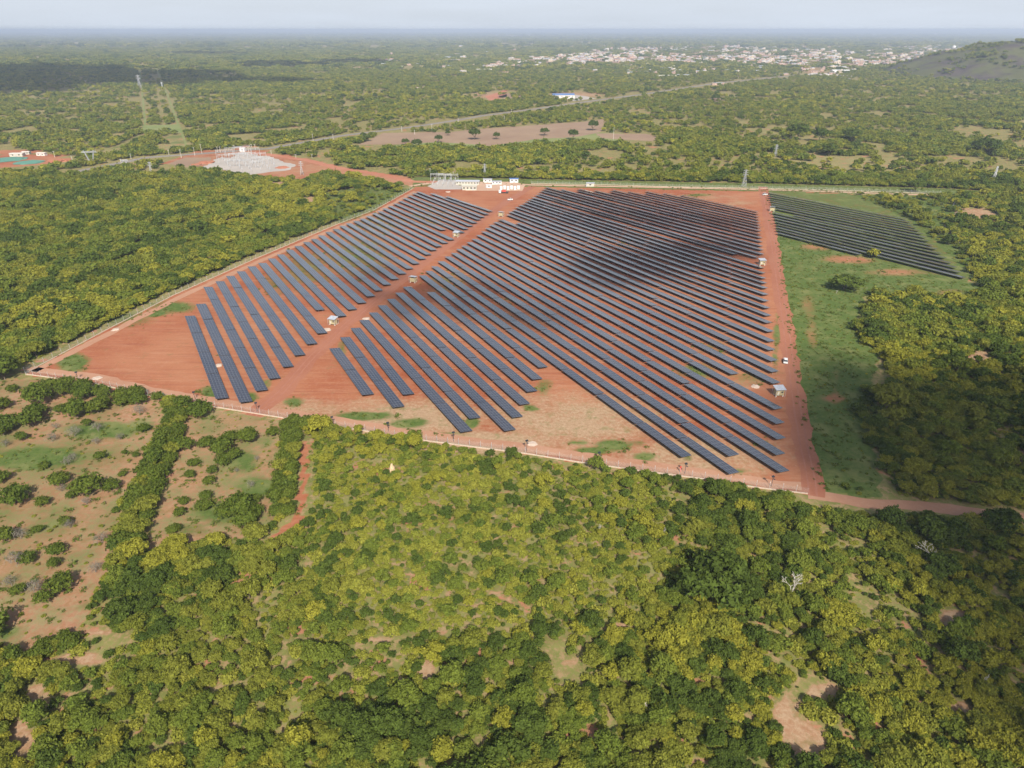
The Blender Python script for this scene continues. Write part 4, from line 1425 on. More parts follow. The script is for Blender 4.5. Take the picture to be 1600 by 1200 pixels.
# ------------------------------------------------------------------ the hill at the right
hx0, hx1 = 1425, 1900
HC = np.array(G(1720, 124))
def hill_z(X, Y):
    # rocky inselberg: two rounded backs
    def back(cx, cy, rx, ry, h, p_=1.4):
        d = ((X - cx) / rx) ** 2 + ((Y - cy) / ry) ** 2
        return h * np.clip(1 - d, 0, 1) ** p_
    cx, cy = G(1690, 123)
    cx2, cy2 = G(1560, 122)
    z = np.maximum(back(cx, cy + 200, 450, 480, 96, 1.0), back(cx2 + 60, cy2 + 80, 250, 330, 48, 1.1))
    z = z + np.where(z > 1, (fbm(X / 90, Y / 90) - 0.5) * 30 * np.clip(z / 40, 0, 1) + (fbm(X / 25, Y / 25) - .5) * 8 * np.clip(z / 20, 0, 1), 0)
    return np.maximum(z, 0)
hx = np.linspace(HC[0] - 900, HC[0] + 700, 130)
hy = np.linspace(HC[1] - 500, HC[1] + 800, 110)
HX, HY = np.meshgrid(hx, hy)
HZ = hill_z(HX, HY) - 0.5
me = bpy.data.meshes.new('hill')
idx = np.arange(HX.size).reshape(HX.shape)
qd = np.stack([idx[:-1, :-1], idx[:-1, 1:], idx[1:, 1:], idx[1:, :-1]], -1).reshape(-1, 4)
me.from_pydata(np.stack([HX.ravel(), HY.ravel(), HZ.ravel()], -1).tolist(), [], qd.tolist())
t = NT('hill_rock')
g = t.n('ShaderNodeNewGeometry')
p = g.outputs['Position']
c = t.mix(t.ramp(t.noise(0.03, p, 5, 0.6), 0.4, 0.6), (0.045, 0.036, 0.032), (0.075, 0.06, 0.05))
c = t.mix(t.ramp(t.noise(0.011, p, 5, 0.65), 0.43, 0.53), c, (0.075, 0.078, 0.03))
t.bsdf(c, 0.95, 0.1)
me.materials.append(t.m)
me.update()
for pl in me.polygons:
    pl.use_smooth = True
tag(link('hill', me), 'rounded rocky hill with patches of scrub at the right edge', 'hill', None, 'structure')
# ridges low on the horizon
for (x0, x1, dist, h, sd) in [(-300, 560, 26000, 60, 1), (420, 1250, 31000, 45, 2), (900, 2000, 29000, 55, 3), (-200, 420, 17000, 30, 4)]:
    n = 60
    vs = []
    for i in range(n + 1):
        X = (x0 + (x1 - x0) * i / n - 800) / F * dist * 1.12
        e = math.sin(math.pi * i / n) ** 0.6
        hz = h * e * (0.35 + 0.9 * float(fbm(i / 9 + sd * 10, sd)))
        vs += [(X, dist - 1500, -1), (X, dist, hz), (X, dist + 1500, -1)]
    fs = []
    for i in range(n):
        for k in range(2):
            fs.append((3 * i + k, 3 * i + 3 + k, 3 * i + 4 + k, 3 * i + 1 + k))
    me = bpy.data.meshes.new('distant_ridge')
    me.from_pydata(vs, [], fs)
    me.materials.append(M['leaf_dark'])
    me.update()
    tag(link('distant_ridge', me), 'low wooded ridge far off on the horizon', 'ridge', None, 'structure')

# ------------------------------------------------------------------ orchard trees, hedges and single trees
TREE_N = {}
def plant(cl, X, Y, r, label, group=None, name='tree', hk=1.0, k=None, z=0.0, cat='tree'):
    """one tree: crown and trunk under an Empty at its foot; r = crown radius in metres"""
    k = random.randrange(4) if k is None else k
    s = r / (SHAPES[k]['R'] * 1.02)
    o = empty(name, (X, Y, z), random.random() * 6.28, label, cat, group)
    o.scale = (s, s, s * hk)
    link('crown', CROWN[cl][k], o)
    link('trunk' if cl != 'shrub' else 'stems', TRUNK[cl][k], o)
    return o

trees_xy = []       # planted singles, kept clear of the woodland scatter
def px_tree(cl, x, y, rpx, label, group, name='tree', hk=1.0, cat='tree'):
    X, Y = G(x, y)
    r = max(0.8, rpx / ppm(x, y))
    # the crown's middle was read, its foot lies a little nearer
    trees_xy.append((X, Y, r))
    return plant(cl, X, Y - 0.8 * r, r, label, group, name, hk, cat=cat)

OA = [(410, 215, 65), (300, 215, 35), (355, 310, 80), (330, 400, 70), (300, 480, 70), (120, 500, 80), (50, 350, 60), (550, 190, 65), (530, 250, 50), (700, 215, 65), (680, 280, 60), (830, 250, 65), (830, 330, 60), (800, 385, 60), (650, 410, 75), (980, 270, 60), (985, 330, 55), (1100, 260, 70), (1110, 310, 60), (1255, 285, 45),
      (60, 560, 50), (20, 470, 50), (100, 110, 90), (60, 60, 70)]
for i, (x, y, r) in enumerate(OA):
    px_tree('mango', x / 5, 560 + y / 5 + 3, r / 5, 'round dense green fruit tree in the clumped rows below the left site corner', 'fruit trees below the left corner', 'fruit_tree', 1.0)
OS = [(1150, 535, 45, 'small round tree beside the big hedge near the fence'), (805, 755, 40, 'small round tree alone on brown soil above the big pair'), (515, 935, 65, 'dark round tree with a black shadow left of the big pair'), (750, 1010, 90, 'broad round tree, left one of the big orchard pair'), (910, 985, 60, 'dark round tree, right one of the big orchard pair'),
      (185, 1060, 95, 'big dark tree with a long shadow at the left edge of the orchard'), (370, 1110, 45, 'small tree just right of the big dark orchard tree'), (975, 890, 30, 'tiny bush above the big orchard pair'), (575, 1065, 32, 'tiny bush left of the big orchard pair'), (370, 825, 38, 'small bush at the lower edge of the green strip'),
      (200, 610, 36, 'small bush on the green strip at the left'), (490, 390, 36, 'small bush among the clumped fruit trees'), (120, 230, 36, 'small bush at the far left under the site corner'), (45, 920, 60, 'spreading bush at the left edge above the big dark tree'), (985, 725, 22, 'tiny bush on the brown soil beside the hedge'), (1080, 745, 26, 'tiny dark bush next to the hedge'),
      (930, 1170, 32, 'small bush at the foot of the sandy slope'), (700, 500, 30, 'tiny bush on the green strip centre')]
for x, y, r, lab in OS:
    px_tree('mango', x / 5, 560 + y / 5 + 2, r / 5, lab, None, 'fruit_tree', 0.95)
OC = [(320, 325, 52, 'round dark tree alone on pale soil in the lower orchard'), (5, 520, 75, 'large dark tree cut by the left edge of the photo'), (60, 105, 34, 'small bush at the left edge of the lower orchard'), (230, 395, 32, 'small bush below the round lower orchard tree'), (110, 350, 28, 'tiny bush left of the round lower orchard tree'), (290, 165, 34, 'small green bush among grey bushes'),
      (155, 205, 34, 'spreading green bush among the grey bushes'), (270, 235, 24, 'tiny bush beside the grey bushes'), (325, 40, 24, 'tiny bush at the top of the lower orchard'), (195, 72, 22, 'tiny bush near the left grey bushes')]
for x, y, r, lab in OC:
    px_tree('mango', x / 3, 800 + y / 3 + 2, r / 3, lab, None, 'fruit_tree', 0.95)
OB = [(600, 190, 95, 'broad dark tree between the near fence and the walled plot'), (480, 470, 58, 'left tree of the low pair in the middle plot'), (640, 440, 62, 'right tree of the low pair in the middle plot'), (820, 400, 64, 'left crown of the curved clump in the middle plot'), (960, 400, 80, 'big right crown of the curved clump in the middle plot'), (770, 500, 80, 'bright crown in the bend of the curved clump'),
      (770, 580, 64, 'lowest crown of the curved clump'), (855, 545, 50, 'dark crown behind the curved clump'), (535, 600, 44, 'upper small round tree on brown soil'), (505, 690, 42, 'lower small round tree on brown soil'), (675, 665, 38, 'small round tree right of the brown patch'), (655, 750, 42, 'small round tree below the brown patch'),
      (635, 855, 48, 'round tree above the open crowned tree'), (455, 895, 42, 'small tree near the big hedge in the green plot'), (425, 995, 40, 'small tree lower left in the green plot'), (385, 1110, 50, 'lowest small tree in the green plot'), (625, 930, 62, 'open crowned tree with a visible trunk in the green plot'), (800, 960, 80, 'left crown of the large clump in the green plot'),
      (930, 950, 100, 'largest middle crown of the large clump'), (950, 1040, 90, 'lower crown of the large clump'), (1010, 890, 45, 'dark small crown behind the large clump'), (1165, 680, 28, 'tiny tree beside the right hedge'), (1010, 970, 80, 'right shaded crown of the large clump')]
for x, y, r, lab in OB:
    px_tree('mango', x / 5 + 200, 600 + y / 5 + 3, r / 5, lab, None, 'fruit_tree', 0.95)
# hedges: closely set trees along two lines
def hedge(line, r, step, wid, label, group):
    g = ground_line(line)
    for (ax, ay), (bx, by) in zip(g[:-1], g[1:]):
        L = math.hypot(bx - ax, by - ay)
        n = max(1, int(L / step))
        nx, ny = -(by - ay) / L, (bx - ax) / L
        for k in range(n):
            for s_ in (-1, 1):
                q = (k + random.uniform(-.25, .25)) / n
                o_ = s_ * wid * random.uniform(0.7, 1.1)
                X, Y = ax + (bx - ax) * q + nx * o_, ay + (by - ay) * q + ny * o_
                rr_ = r * random.uniform(0.8, 1.2)
                trees_xy.append((X, Y, rr_))
                plant('mango' if random.random() < .75 else 'olive', X, Y, rr_, label, group, 'hedge_tree', 0.9)

hedge([(279, 634), (272, 665), (262, 700), (248, 735), (232, 765), (220, 800), (208, 835), (196, 868)], 3.1, 3.8, 2.3, 'leafy green tree in the broad hedge running down through the left orchard', 'trees of the broad orchard hedge')
hedge([(456, 665), (455, 700), (450, 735), (446, 765), (437, 790)], 2.7, 3.6, 1.6, 'leafy green tree in the narrow hedge beside the red lane', 'trees of the narrow hedge by the lane')
hedge([(-10, 1040), (30, 1034), (70, 1020), (105, 1006), (140, 996)], 2.6, 3.4, 1.2, 'leafy tree in the low hedge at the bottom of the left orchard', 'trees of the low bottom hedge')
for x, y, r, lab in [(430, 674, 50 / 5, 'round tree at the top of the narrow hedge'), (486, 660, 75 / 5, 'round tree right of the lane beside the near fence'), (436, 794, 60 / 5, 'round tree at the lower left end of the narrow hedge'), (455, 794, 60 / 5, 'round tree at the lower right end of the narrow hedge')]:
    px_tree('mango', x, y + 2, r, lab, None, 'fruit_tree', 0.95)
# lone trees
px_tree('dark', 1100, 900, 46, 'huge dark round tree standing out of the yellow-green foreground woods', None, 'tree', 0.85)
px_tree('dark', 1310, 446, 22, 'dark spreading tree alone on the grass right of the road', None, 'tree', 0.55)
px_tree('olive', 1372, 632, 24, 'pale crowned tree at the shaded edge of the grass', None, 'tree', 1.1)
for x, y, r, lab in [(742, 215, 9, 'dark round tree at the lower edge of the brown field'), (776, 215, 5.5, 'small round tree on the brown field'), (634, 224, 6, 'round tree at the left end of the grazing land'), (653, 228, 8, 'dark tree left of the grazing land'), (686, 220, 6, 'tree in the grazing land left of the round one'), (850, 209, 7, 'bright forked tree at the field edge'),
                     (895, 215, 8, 'dark tree on the right edge of the field'), (926, 201, 8, 'tall dark tree at the right end of the field'), (1240, 215, 14, 'broad dark tree in the far woods right of the field'), (1275, 218, 12, 'second dark tree in the far woods'), (1325, 218, 12, 'dark tree right of two others in the far woods'), (1290, 240, 11, 'dark tree before the far woods'),
                     (1530, 238, 14, 'large dark tree at the far right edge of the green clearing'), (1425, 296, 10, 'dark tree at the end of the white far track'), (575, 218, 6, 'small tree at the left tip of the brown field'), (700, 209, 4, 'tiny tree on the brown field'), (1117, 157, 6, 'dark tree alone on the tan clearing')]:
    px_tree('dark', x, y + 2, r, lab, None, 'tree', 0.95)

# bare and dead trees
def branch_mb(seed, h, r0, depth=4, spread=0.55, fine=0.02):
    rr = random.Random(seed)
    m = MB()
    def go(p_, d_, L, r, k):
        e = p_ + d_ * L
        m.bar(p_, e, r, max(fine, r * 0.62), 5 if k > 1 else 4, cap=False)
        if k == 0:
            return
        for q in range(2 if k < depth else 3):
            nd = (d_ + Vector((rr.gauss(0, spread), rr.gauss(0, spread), rr.gauss(0.12, spread * .5)))).normalized()
            go(e, nd, L * rr.uniform(0.6, 0.85), max(fine, r * 0.6), k - 1)
    go(Vector((0, 0, -0.1)), Vector((rr.gauss(0, .08), rr.gauss(0, .08), 1)).normalized(), h * 0.32, r0, depth)
    return m

for i, (x, y, yt, lab) in enumerate([(1236, 940, 905, 'white dead tree with forked bare limbs beside a green crown'), (1452, 876, 852, 'slim white dead tree in the shaded woods at the right'), (1534, 1075, 1052, 'curved white dead tree at the lower right'), (938, 832, 817, 'pale dead stump in the upper foreground shrubs'), (1038, 840, 822, 'slim white bare stem right of the pale stump'), (1003, 1112, 1094, 'short white bare stem in the lower woods'), (1307, 458, 452, 'small white fallen trunk beside the lone spreading tree')]):
    X, Y = G(x, y)
    h = max(2.0, tall(x, y, yt))
    r = empty('dead_tree', (X, Y, 0), i, lab, 'dead tree', 'bare white dead trees')
    branch_mb(40 + i, h * 1.2, 0.13 + 0.010 * h, 5 if h > 5 else 2, 0.55, 0.045).build('trunk', M['dead_wood'], r)

BARE = [(590, 600, 70, 5), (770, 560, 60, 5), (1095, 430, 65, 5), (1100, 375, 60, 5), (760, 660, 45, 5), (940, 625, 45, 5), (410, 640, 55, 5), (250, 690, 55, 5), (540, 820, 55, 5), (440, 540, 40, 5), (485, 1030, 45, 5), (60, 760, 50, 5), (50, 680, 45, 5), (680, 1130, 50, 5), (575, 780, 45, 5)]
BARE2 = [(380, 100, 50), (80, 240, 50), (200, 285, 48), (185, 370, 55), (300, 415, 40), (480, 140, 45), (230, 140, 45), (55, 340, 38), (330, 250, 38), (450, 275, 40), (120, 175, 40), (100, 120, 40), (40, 180, 36), (330, 70, 36), (265, 310, 30)]
BARE3 = [(960, 800, 50), (870, 660, 42), (1010, 585, 34), (690, 490, 36), (850, 680, 30)]
bare_pts = [(x / 5, 560 + y / 5, r / 5) for x, y, r, _ in BARE] + [(x / 3, 800 + y / 3, r / 3) for x, y, r in BARE2] + [(200 + x / 5, 600 + y / 5, r / 5) for x, y, r in BARE3]
bare_me = []
for k in range(4):
    v = crown_arrays(700 + k, 0.85, 0.85, 0.2, 300, 0.16, 9, 0.6, 0.45, 0.09, 1)
    bare_me.append((quads_mesh('twigs', v, M['twig_grey']), branch_mb(800 + k, 1.1, 0.05, 4, 0.6, 0.012).mesh('stems', M['twig_grey'])))
for i, (x, y, rp) in enumerate(bare_pts[::2] + bare_pts[1:14:4]):
    X, Y = G(x, y + 2)
    r = 0.82 * rp / ppm(x, y)
    trees_xy.append((X, Y, r))
    o = empty('bare_bush', (X, Y, 0), i * 1.1, 'leafless grey bush scattered over the soil of the left orchard', 'bush', 'leafless grey bushes of the orchard')
    o.scale = (r, r, r * 1.1)
    link('twigs', bare_me[i % 4][0], o)
    link('stems', bare_me[i % 4][1], o)

# ------------------------------------------------------------------ woodland: where trees may stand
road_lines = [(ground_line(ROAD_RIGHT), 7), (ground_line(ROAD_MID), 7), (ground_line(FENCE_LEFT), 6.5), (ground_line(FENCE_FRONT), 2.5), (ground_line(TRACK_OUT), 4.5), (ground_line(TRACK_BACK), 9), (ground_line(ROAD_MAIN), 11), (ground_line([(x, y + 1.2) for x, y in ROAD_MAIN]), 18), (ground_line([(x, y + 2.6) for x, y in ROAD_MAIN]), 18), (ground_line([(x, y + 4.5) for x, y in ROAD_MAIN if x < 900]), 14), (ground_line([(x, y + 5) for x, y in TRACK_OUT]), 4.5), (ground_line([(x, y + 10) for x, y in TRACK_OUT]), 3.5),
              (ground_line([(228, 208), (222, 140), (217, 98)]), 5.5), (ground_line([(292, 230), (262, 150), (241, 98)]), 5.5), (ground_line([(255, 196), (248, 140), (234, 98)]), 3.5), (ground_line([(478, 690), (475, 800), (425, 845)]), 3)]
TOWN = [(738, 108), (770, 99), (800, 95), (860, 88), (930, 78), (1000, 72.5), (1100, 71), (1200, 71), (1300, 73), (1335, 79), (1400, 73), (1480, 71), (1545, 73), (1500, 86), (1470, 94), (1420, 98), (1360, 105), (1330, 108), (1280, 106), (1200, 102), (1100, 99), (1060, 98), (1000, 98), (920, 99), (860, 104), (800, 107)]
BLOCKS = [[(1212, 366), (1350, 400), (1400, 420), (1330, 520), (1320, 770), (1280, 768), (1262, 690), (1240, 560), (1222, 440)]] + [[(x, y + 7) for x, y in f_] for f_ in FIELDS] + [[(x, y + 5) for x, y in SUBST], [(x, y + 5) for x, y in LEFTWORKS]] + [SITE_MAIN, RBLOCK, SUBST, LEFTWORKS, ORCH_A, ORCH_B, LANE, BACK_STRIP] + FIELDS + CORRIDOR
SPARSE = [([(222, 208), (300, 230), (243, 98), (213, 98)], 0.45), (GRASS_FAR, 0.12), (CLEAR_L, 0.12), ([(600, 229), (700, 216), (850, 205), (940, 207), (1010, 210), (950, 222), (850, 228), (700, 232)], 0.25), ([(1440, 306), (1600, 312), (1600, 400), (1560, 440), (1480, 352)], 0.55)]
tx = np.array(trees_xy)

def jgrid(y0, y1, cell):
    """jittered points of the visible wedge between distances y0 and y1"""
    out = []
    y = y0
    while y < y1:
        half = y * 0.80 + 60
        n = int(2 * half / cell)
        xs = -half + cell * np.arange(n) + (cell * 0.5 if int(y / cell) % 2 else 0)
        out.append(np.stack([xs, np.full(n, y)], -1))
        y += cell * 0.9
    p_ = np.concatenate(out)
    p_ += rng.uniform(-0.42, 0.42, p_.shape) * cell
    return p_

def allowed(p_, clear=True):
    X, Y = p_[:, 0], p_[:, 1]
    px, py = PX(X, Y)
    ok = ~in_clearing(X, Y, px, py)
    ex, ey = PX(X + (fbm(X / 13, Y / 13 + 9) - .5) * 26, Y + (fbm(X / 13 + 8, Y / 13) - .5) * 26)
    ok &= ~inpoly(ex, ey, GRASS_R)
    for b_ in BLOCKS:
        ok &= ~inpoly(px, py, b_)
    for poly, q in SPARSE:
        m = inpoly(px, py, poly)
        ok &= ~(m & (rng.random(len(p_)) > q))
    for ln_, d in road_lines:
        ok &= ~near_line(X, Y, ln_, d)
    return ok, px, py

def classes(X, Y, px, py):
    """mix of tree kinds by place"""
    n = len(X)
    nz = fbm(X / 55, Y / 55)
    nz2 = fbm(X / 24 + 90, Y / 24)
    yel = 0.26 + (nz - 0.5) * 2.2
    drk = 0.20 + (0.5 - nz2) * 1.8
    # open yellow scrub in the middle foreground, lush green along the bottom
    fgm = inpoly(px, py, [(480, 690), (820, 715), (1000, 745), (1100, 800), (1020, 960), (820, 1000), (600, 1010), (470, 900)])
    low = inpoly(px, py, [(560, 1060), (800, 1000), (1150, 1020), (1200, 1250), (500, 1250)])
    yel = np.where(fgm, yel + 0.15, yel)
    drk = np.where(low, drk + 0.35, drk)
    yel = np.where(low, yel - 0.3, yel)
    far = np.hypot(X, Y)
    yel = np.where(far > 700, yel - 0.1, yel)
    drk = np.where(inpoly(px, py, [(1280, 560), (1600, 560), (1600, 900), (1400, 850), (1290, 770)]), drk + 0.25, drk)
    u = rng.random(n)
    c = np.full(n, 1)
    c[u < np.clip(yel, 0.03, 0.8)] = 0
    u = rng.random(n)
    c[(c == 1) & (u < 0.42)] = 2
    u = rng.random(n)
    c[(c > 0) & (u < np.clip(drk, 0.05, 0.85))] = 3
    u = rng.random(n)
    c[fgm & (u < np.clip(0.1 + 1.35 * fbm(X / 17 + 60, Y / 17), 0.25, 0.92))] = 4
    return c, fgm

def holes(X, Y, px, py):
    f_ = fbm(X / 16 + 33, Y / 16 + 12)
    fgm = inpoly(px, py, [(0, 1000), (300, 900), (480, 690), (820, 715), (1000, 745), (1300, 800), (1600, 1000), (1600, 1200), (0, 1200)])
    rlow = inpoly(px, py, [(1130, 860), (1620, 860), (1620, 1220), (1130, 1220)])
    return np.where(rlow, f_ > 0.42, np.where(fgm, f_ > 0.37, f_ > 0.30))

# near and middle woodland
p1 = jgrid(58, 700, 2.45)
ok, px, py = allowed(p1)
fr = (px > -120) & (px < 1720) & (py < 1290)
ok &= fr & holes(p1[:, 0], p1[:, 1], px, py)
for k in range(len(tx)):
    ok &= ~((p1[:, 0] - tx[k, 0]) ** 2 + (p1[:, 1] - tx[k, 1]) ** 2 < (tx[k, 2] * 0.9) ** 2)
p1, px, py = p1[ok], px[ok], py[ok]
c1, fg1 = classes(p1[:, 0], p1[:, 1], px, py)
s1 = rng.lognormal(-0.55, 0.36, len(p1)).clip(0.22, 1.35)
s1 = np.where(c1 == 4, s1 * 0.62, np.where(fg1, s1 * 0.8, s1))
s1 = np.where((c1 == 3) & (rng.random(len(p1)) < 0.10), s1 * 1.35, s1)
s1 = s1 * np.interp(py, [300, 640, 960, 1120], [1.05, 0.85, 0.70, 0.78]) * (0.72 + 0.56 * fbm(p1[:, 0] / 28 + 3, p1[:, 1] / 28))
# undergrowth between the trees
p1b = jgrid(58, 420, 2.2)
ok, qx, qy = allowed(p1b)
ok &= (qx > -120) & (qx < 1720) & (qy < 1290) & (fbm(p1b[:, 0] / 9 + 5, p1b[:, 1] / 9) > 0.31)
p1b, qx, qy = p1b[ok], qx[ok], qy[ok]
cu = np.where(rng.random(len(p1b)) < 0.5, 4, np.where(rng.random(len(p1b)) < 0.5, 2, 3))
su = rng.lognormal(-1.45, 0.5, len(p1b)).clip(0.07, 0.6)
# a few low bushes on grass and in the orchards
extra = []
for poly, n_, smin, smax in ((GRASS_R, 300, 0.06, 0.16), (ORCH_A, 220, 0.06, 0.2), (ORCH_B, 110, 0.05, 0.14), (GRASS_FAR, 160, 0.15, 0.4), (BACK_STRIP, 120, 0.1, 0.3), (CLEAR_L, 80, 0.15, 0.4)):
    bx = [q[0] for q in poly]
    by = [q[1] for q in poly]
    g_ = np.array([G(x, y) for x, y in poly])
    q_ = np.stack([rng.uniform(g_[:, 0].min(), g_[:, 0].max(), n_ * 4), rng.uniform(g_[:, 1].min(), g_[:, 1].max(), n_ * 4)], -1)
    a_, b_ = PX(q_[:, 0], q_[:, 1])
    q_ = q_[inpoly(a_, b_, poly)][:n_]
    extra.append((q_, rng.uniform(smin, smax, len(q_))))
pe = np.concatenate([e[0] for e in extra])
se = np.concatenate([e[1] for e in extra])
ce = np.where(rng.random(len(pe)) < 0.5, 1, 4)

allp = np.concatenate([p1])
# the 300 trees that show largest are things of their own
dist = np.sqrt(p1[:, 0] ** 2 + p1[:, 1] ** 2 + (H - 4) ** 2)
size_px = s1 * 3.4 / dist
infr = (px > 5) & (px < 1595) & (py < 1195)
order = np.argsort(-np.where(infr, size_px, 0))
single = np.zeros(len(p1), bool)
single[order[:300]] = True
WORDS = {0: 'yellow-green', 1: 'olive green', 2: 'mid green', 3: 'dark green', 4: 'pale yellow-green'}

def where_words(x, y):
    h_ = 'far left' if x < 260 else 'left' if x < 560 else 'middle' if x < 960 else 'right' if x < 1300 else 'far right'
    v_ = 'along the bottom edge' if y > 1090 else 'in the lower foreground' if y > 980 else 'in the upper foreground'
    return '%s, %s' % (v_, h_)

for i in np.nonzero(single)[0]:
    cl = CLASSES[c1[i]]
    s = s1[i]
    sz = 'large' if s > 1.2 else 'medium' if s > 0.9 else 'small'
    bush = cl == 'shrub'
    lab = '%s %s %s of the woods %s' % (sz, WORDS[int(c1[i])], 'bush' if bush else 'tree', where_words(px[i], py[i]))
    plant(cl, p1[i, 0], p1[i, 1], s * 3.4, lab, 'foreground woodland trees', 'woodland_bush' if bush else 'woodland_tree', random.uniform(0.85, 1.15), cat='bush' if bush else 'tree')

def anis(s):
    h_ = rng.uniform(0.7, 1.05, len(s))
    return np.stack([s, s * rng.uniform(0.9, 1.1, len(s)), s * h_], -1)

LAB = {0: 'yellow-green savanna trees massed through the woods', 1: 'olive green savanna trees massed through the woods', 2: 'mid green savanna trees massed through the woods', 3: 'dark green savanna trees massed through the woods', 4: 'pale yellow-green scrub bushes massed over the open ground'}
d1 = np.hypot(p1[:, 0], p1[:, 1])
dU = np.hypot(p1b[:, 0], p1b[:, 1])
for ci in range(5):
    cl = CLASSES[ci]
    cn = proto_collection(cl + '_near', NEAR[cl])
    cm = proto_collection(cl + '_middle', MIDL[cl])
    nm = cl + '_woodland' if ci < 4 else 'scrub'
    nmn = {0: 'yellow_green_woodland', 1: 'olive_woodland', 2: 'green_woodland', 3: 'dark_woodland', 4: 'scrub'}[ci]
    m = (c1 == ci) & ~single & (d1 < 260)
    def z3(q):
        return np.concatenate([q, np.zeros((len(q), 1))], 1)
    scatter(nmn, z3(p1[m]), anis(s1[m]), rng.random(m.sum()) * 6.28, rng.integers(0, 4, m.sum()), cn, LAB[ci] + ' near the site fence', 'woodland' if ci < 4 else 'scrub')
    m = (c1 == ci) & ~single & (d1 >= 260)
    scatter(nmn, z3(p1[m]), anis(s1[m]), rng.random(m.sum()) * 6.28, rng.integers(0, 4, m.sum()), cm, LAB[ci] + ' left and right of the panels', 'woodland' if ci < 4 else 'scrub')
    q_ = np.concatenate([p1b[cu == ci], pe[ce == ci]])
    s_ = np.concatenate([su[cu == ci], se[ce == ci]])
    scatter('undergrowth', z3(q_), anis(s_), rng.random(len(q_)) * 6.28, rng.integers(0, 4, len(q_)), cm, 'low %s undergrowth between the trees and on the grass' % WORDS[ci], 'undergrowth')

# grass tufts and weeds wherever the ground sheet is grassy
tuft_me = []
for k in range(3):
    tuft_me.append(quads_mesh('grass_tuft', crown_arrays(1500 + k, 1.0, 0.55, 0.0, 46, 0.30, 7, 0.75, 0.4, 0.5, 1), M['grass_tuft']))
nx_, ny_ = 120000, 0
tp = np.stack([rng.uniform(-330, 420, nx_), rng.uniform(70, 640, nx_)], -1)
tpx, tpy = PX(tp[:, 0], tp[:, 1])
ii = np.clip(np.searchsorted(gx, tp[:, 0]), 0, len(gx) - 1)
jj = np.clip(np.searchsorted(gy, tp[:, 1]), 0, len(gy) - 1)
dens = np.where(cg.reshape(GX.shape)[jj, ii] > 0.3, cg.reshape(GX.shape)[jj, ii], 0)
keep = (rng.random(nx_) < dens * 0.75) & (tpx > -20) & (tpx < 1620) & (tpy < 1220) & (fbm(tp[:, 0] / 4, tp[:, 1] / 4) > 0.42)
keep &= ~inpoly(tpx, tpy, RBLOCK)
tp = tp[keep]
ts = rng.lognormal(-0.75, 0.45, len(tp)).clip(0.2, 1.3)
tsc = anis(ts)
tsc[:, 2] *= 0.8
scatter('grass', np.concatenate([tp, np.full((len(tp), 1), 0.02)], 1), tsc, rng.random(len(tp)) * 6.28, rng.integers(0, 3, len(tp)), proto_collection('grass', tuft_me), 'tufts of grass and weeds over the open ground', 'grass')

# far woodland in growing cells
def far_band(y0, y1, cell, protos, smin, smax, label, town=True, vary=180.0):
    p_ = jgrid(y0, y1, cell)
    ok, px, py = allowed(p_)
    ok &= (px > -40) & (px < 1640)
    f_ = fbm(p_[:, 0] / vary, p_[:, 1] / vary)
    ok &= (f_ > 0.50) | (rng.random(len(p_)) < 0.30)
    ok &= fbm(p_[:, 0] / (vary * .25) + 7, p_[:, 1] / (vary * .25)) > 0.40
    if town:
        m = inpoly(px, py, TOWN)
        ok &= ~(m & (rng.random(len(p_)) < 0.68))
    p_, px, py = p_[ok], px[ok], py[ok]
    n = len(p_)
    u = fbm(p_[:, 0] / vary + 40, p_[:, 1] / vary)
    v_ = rng.random(n)
    c = np.where(v_ < np.clip(0.11 + (u - .5) * 1.3, 0.02, .5), 0, np.where(v_ < 0.56, 1, np.where(v_ < 0.84, 2, 3)))
    z = hill_z(p_[:, 0], p_[:, 1])
    keep = (z < 4) | (fbm(p_[:, 0] / 60, p_[:, 1] / 60) > 0.60)
    p_, c, z = p_[keep], c[keep], z[keep]
    s = rng.uniform(smin, smax, len(p_))
    for ci, nm_ in enumerate(('yellow_green_woodland', 'olive_woodland', 'green_woodland', 'dark_woodland')):
        m = c == ci
        k = len(protos[CLASSES[ci]])
        scatter(nm_, np.concatenate([p_[m], z[m][:, None] - 0.3], 1), anis(s[m]), rng.random(m.sum()) * 6.28, rng.integers(0, k, m.sum()), proto_collection(nm_, protos[CLASSES[ci]]), '%s %s' % (WORDS[ci], label), 'woodland')

far_band(700, 1500, 5.6, FARL, 0.55, 1.2, 'woods beyond the far edge of the solar park')
far_band(1500, 2700, 8.5, FARL, 0.7, 1.5, 'woods around the main road and before the town')
far_band(2700, 6000, 27.0, GROVE, 0.8, 1.3, 'woods around the distant town')
far_band(6000, 16000, 85.0, GROVE, 1.6, 2.6, 'woods towards the horizon', False, 700.0)
far_band(16000, 36000, 230.0, GROVE, 2.6, 4.2, 'woods at the horizon', False, 1600.0)

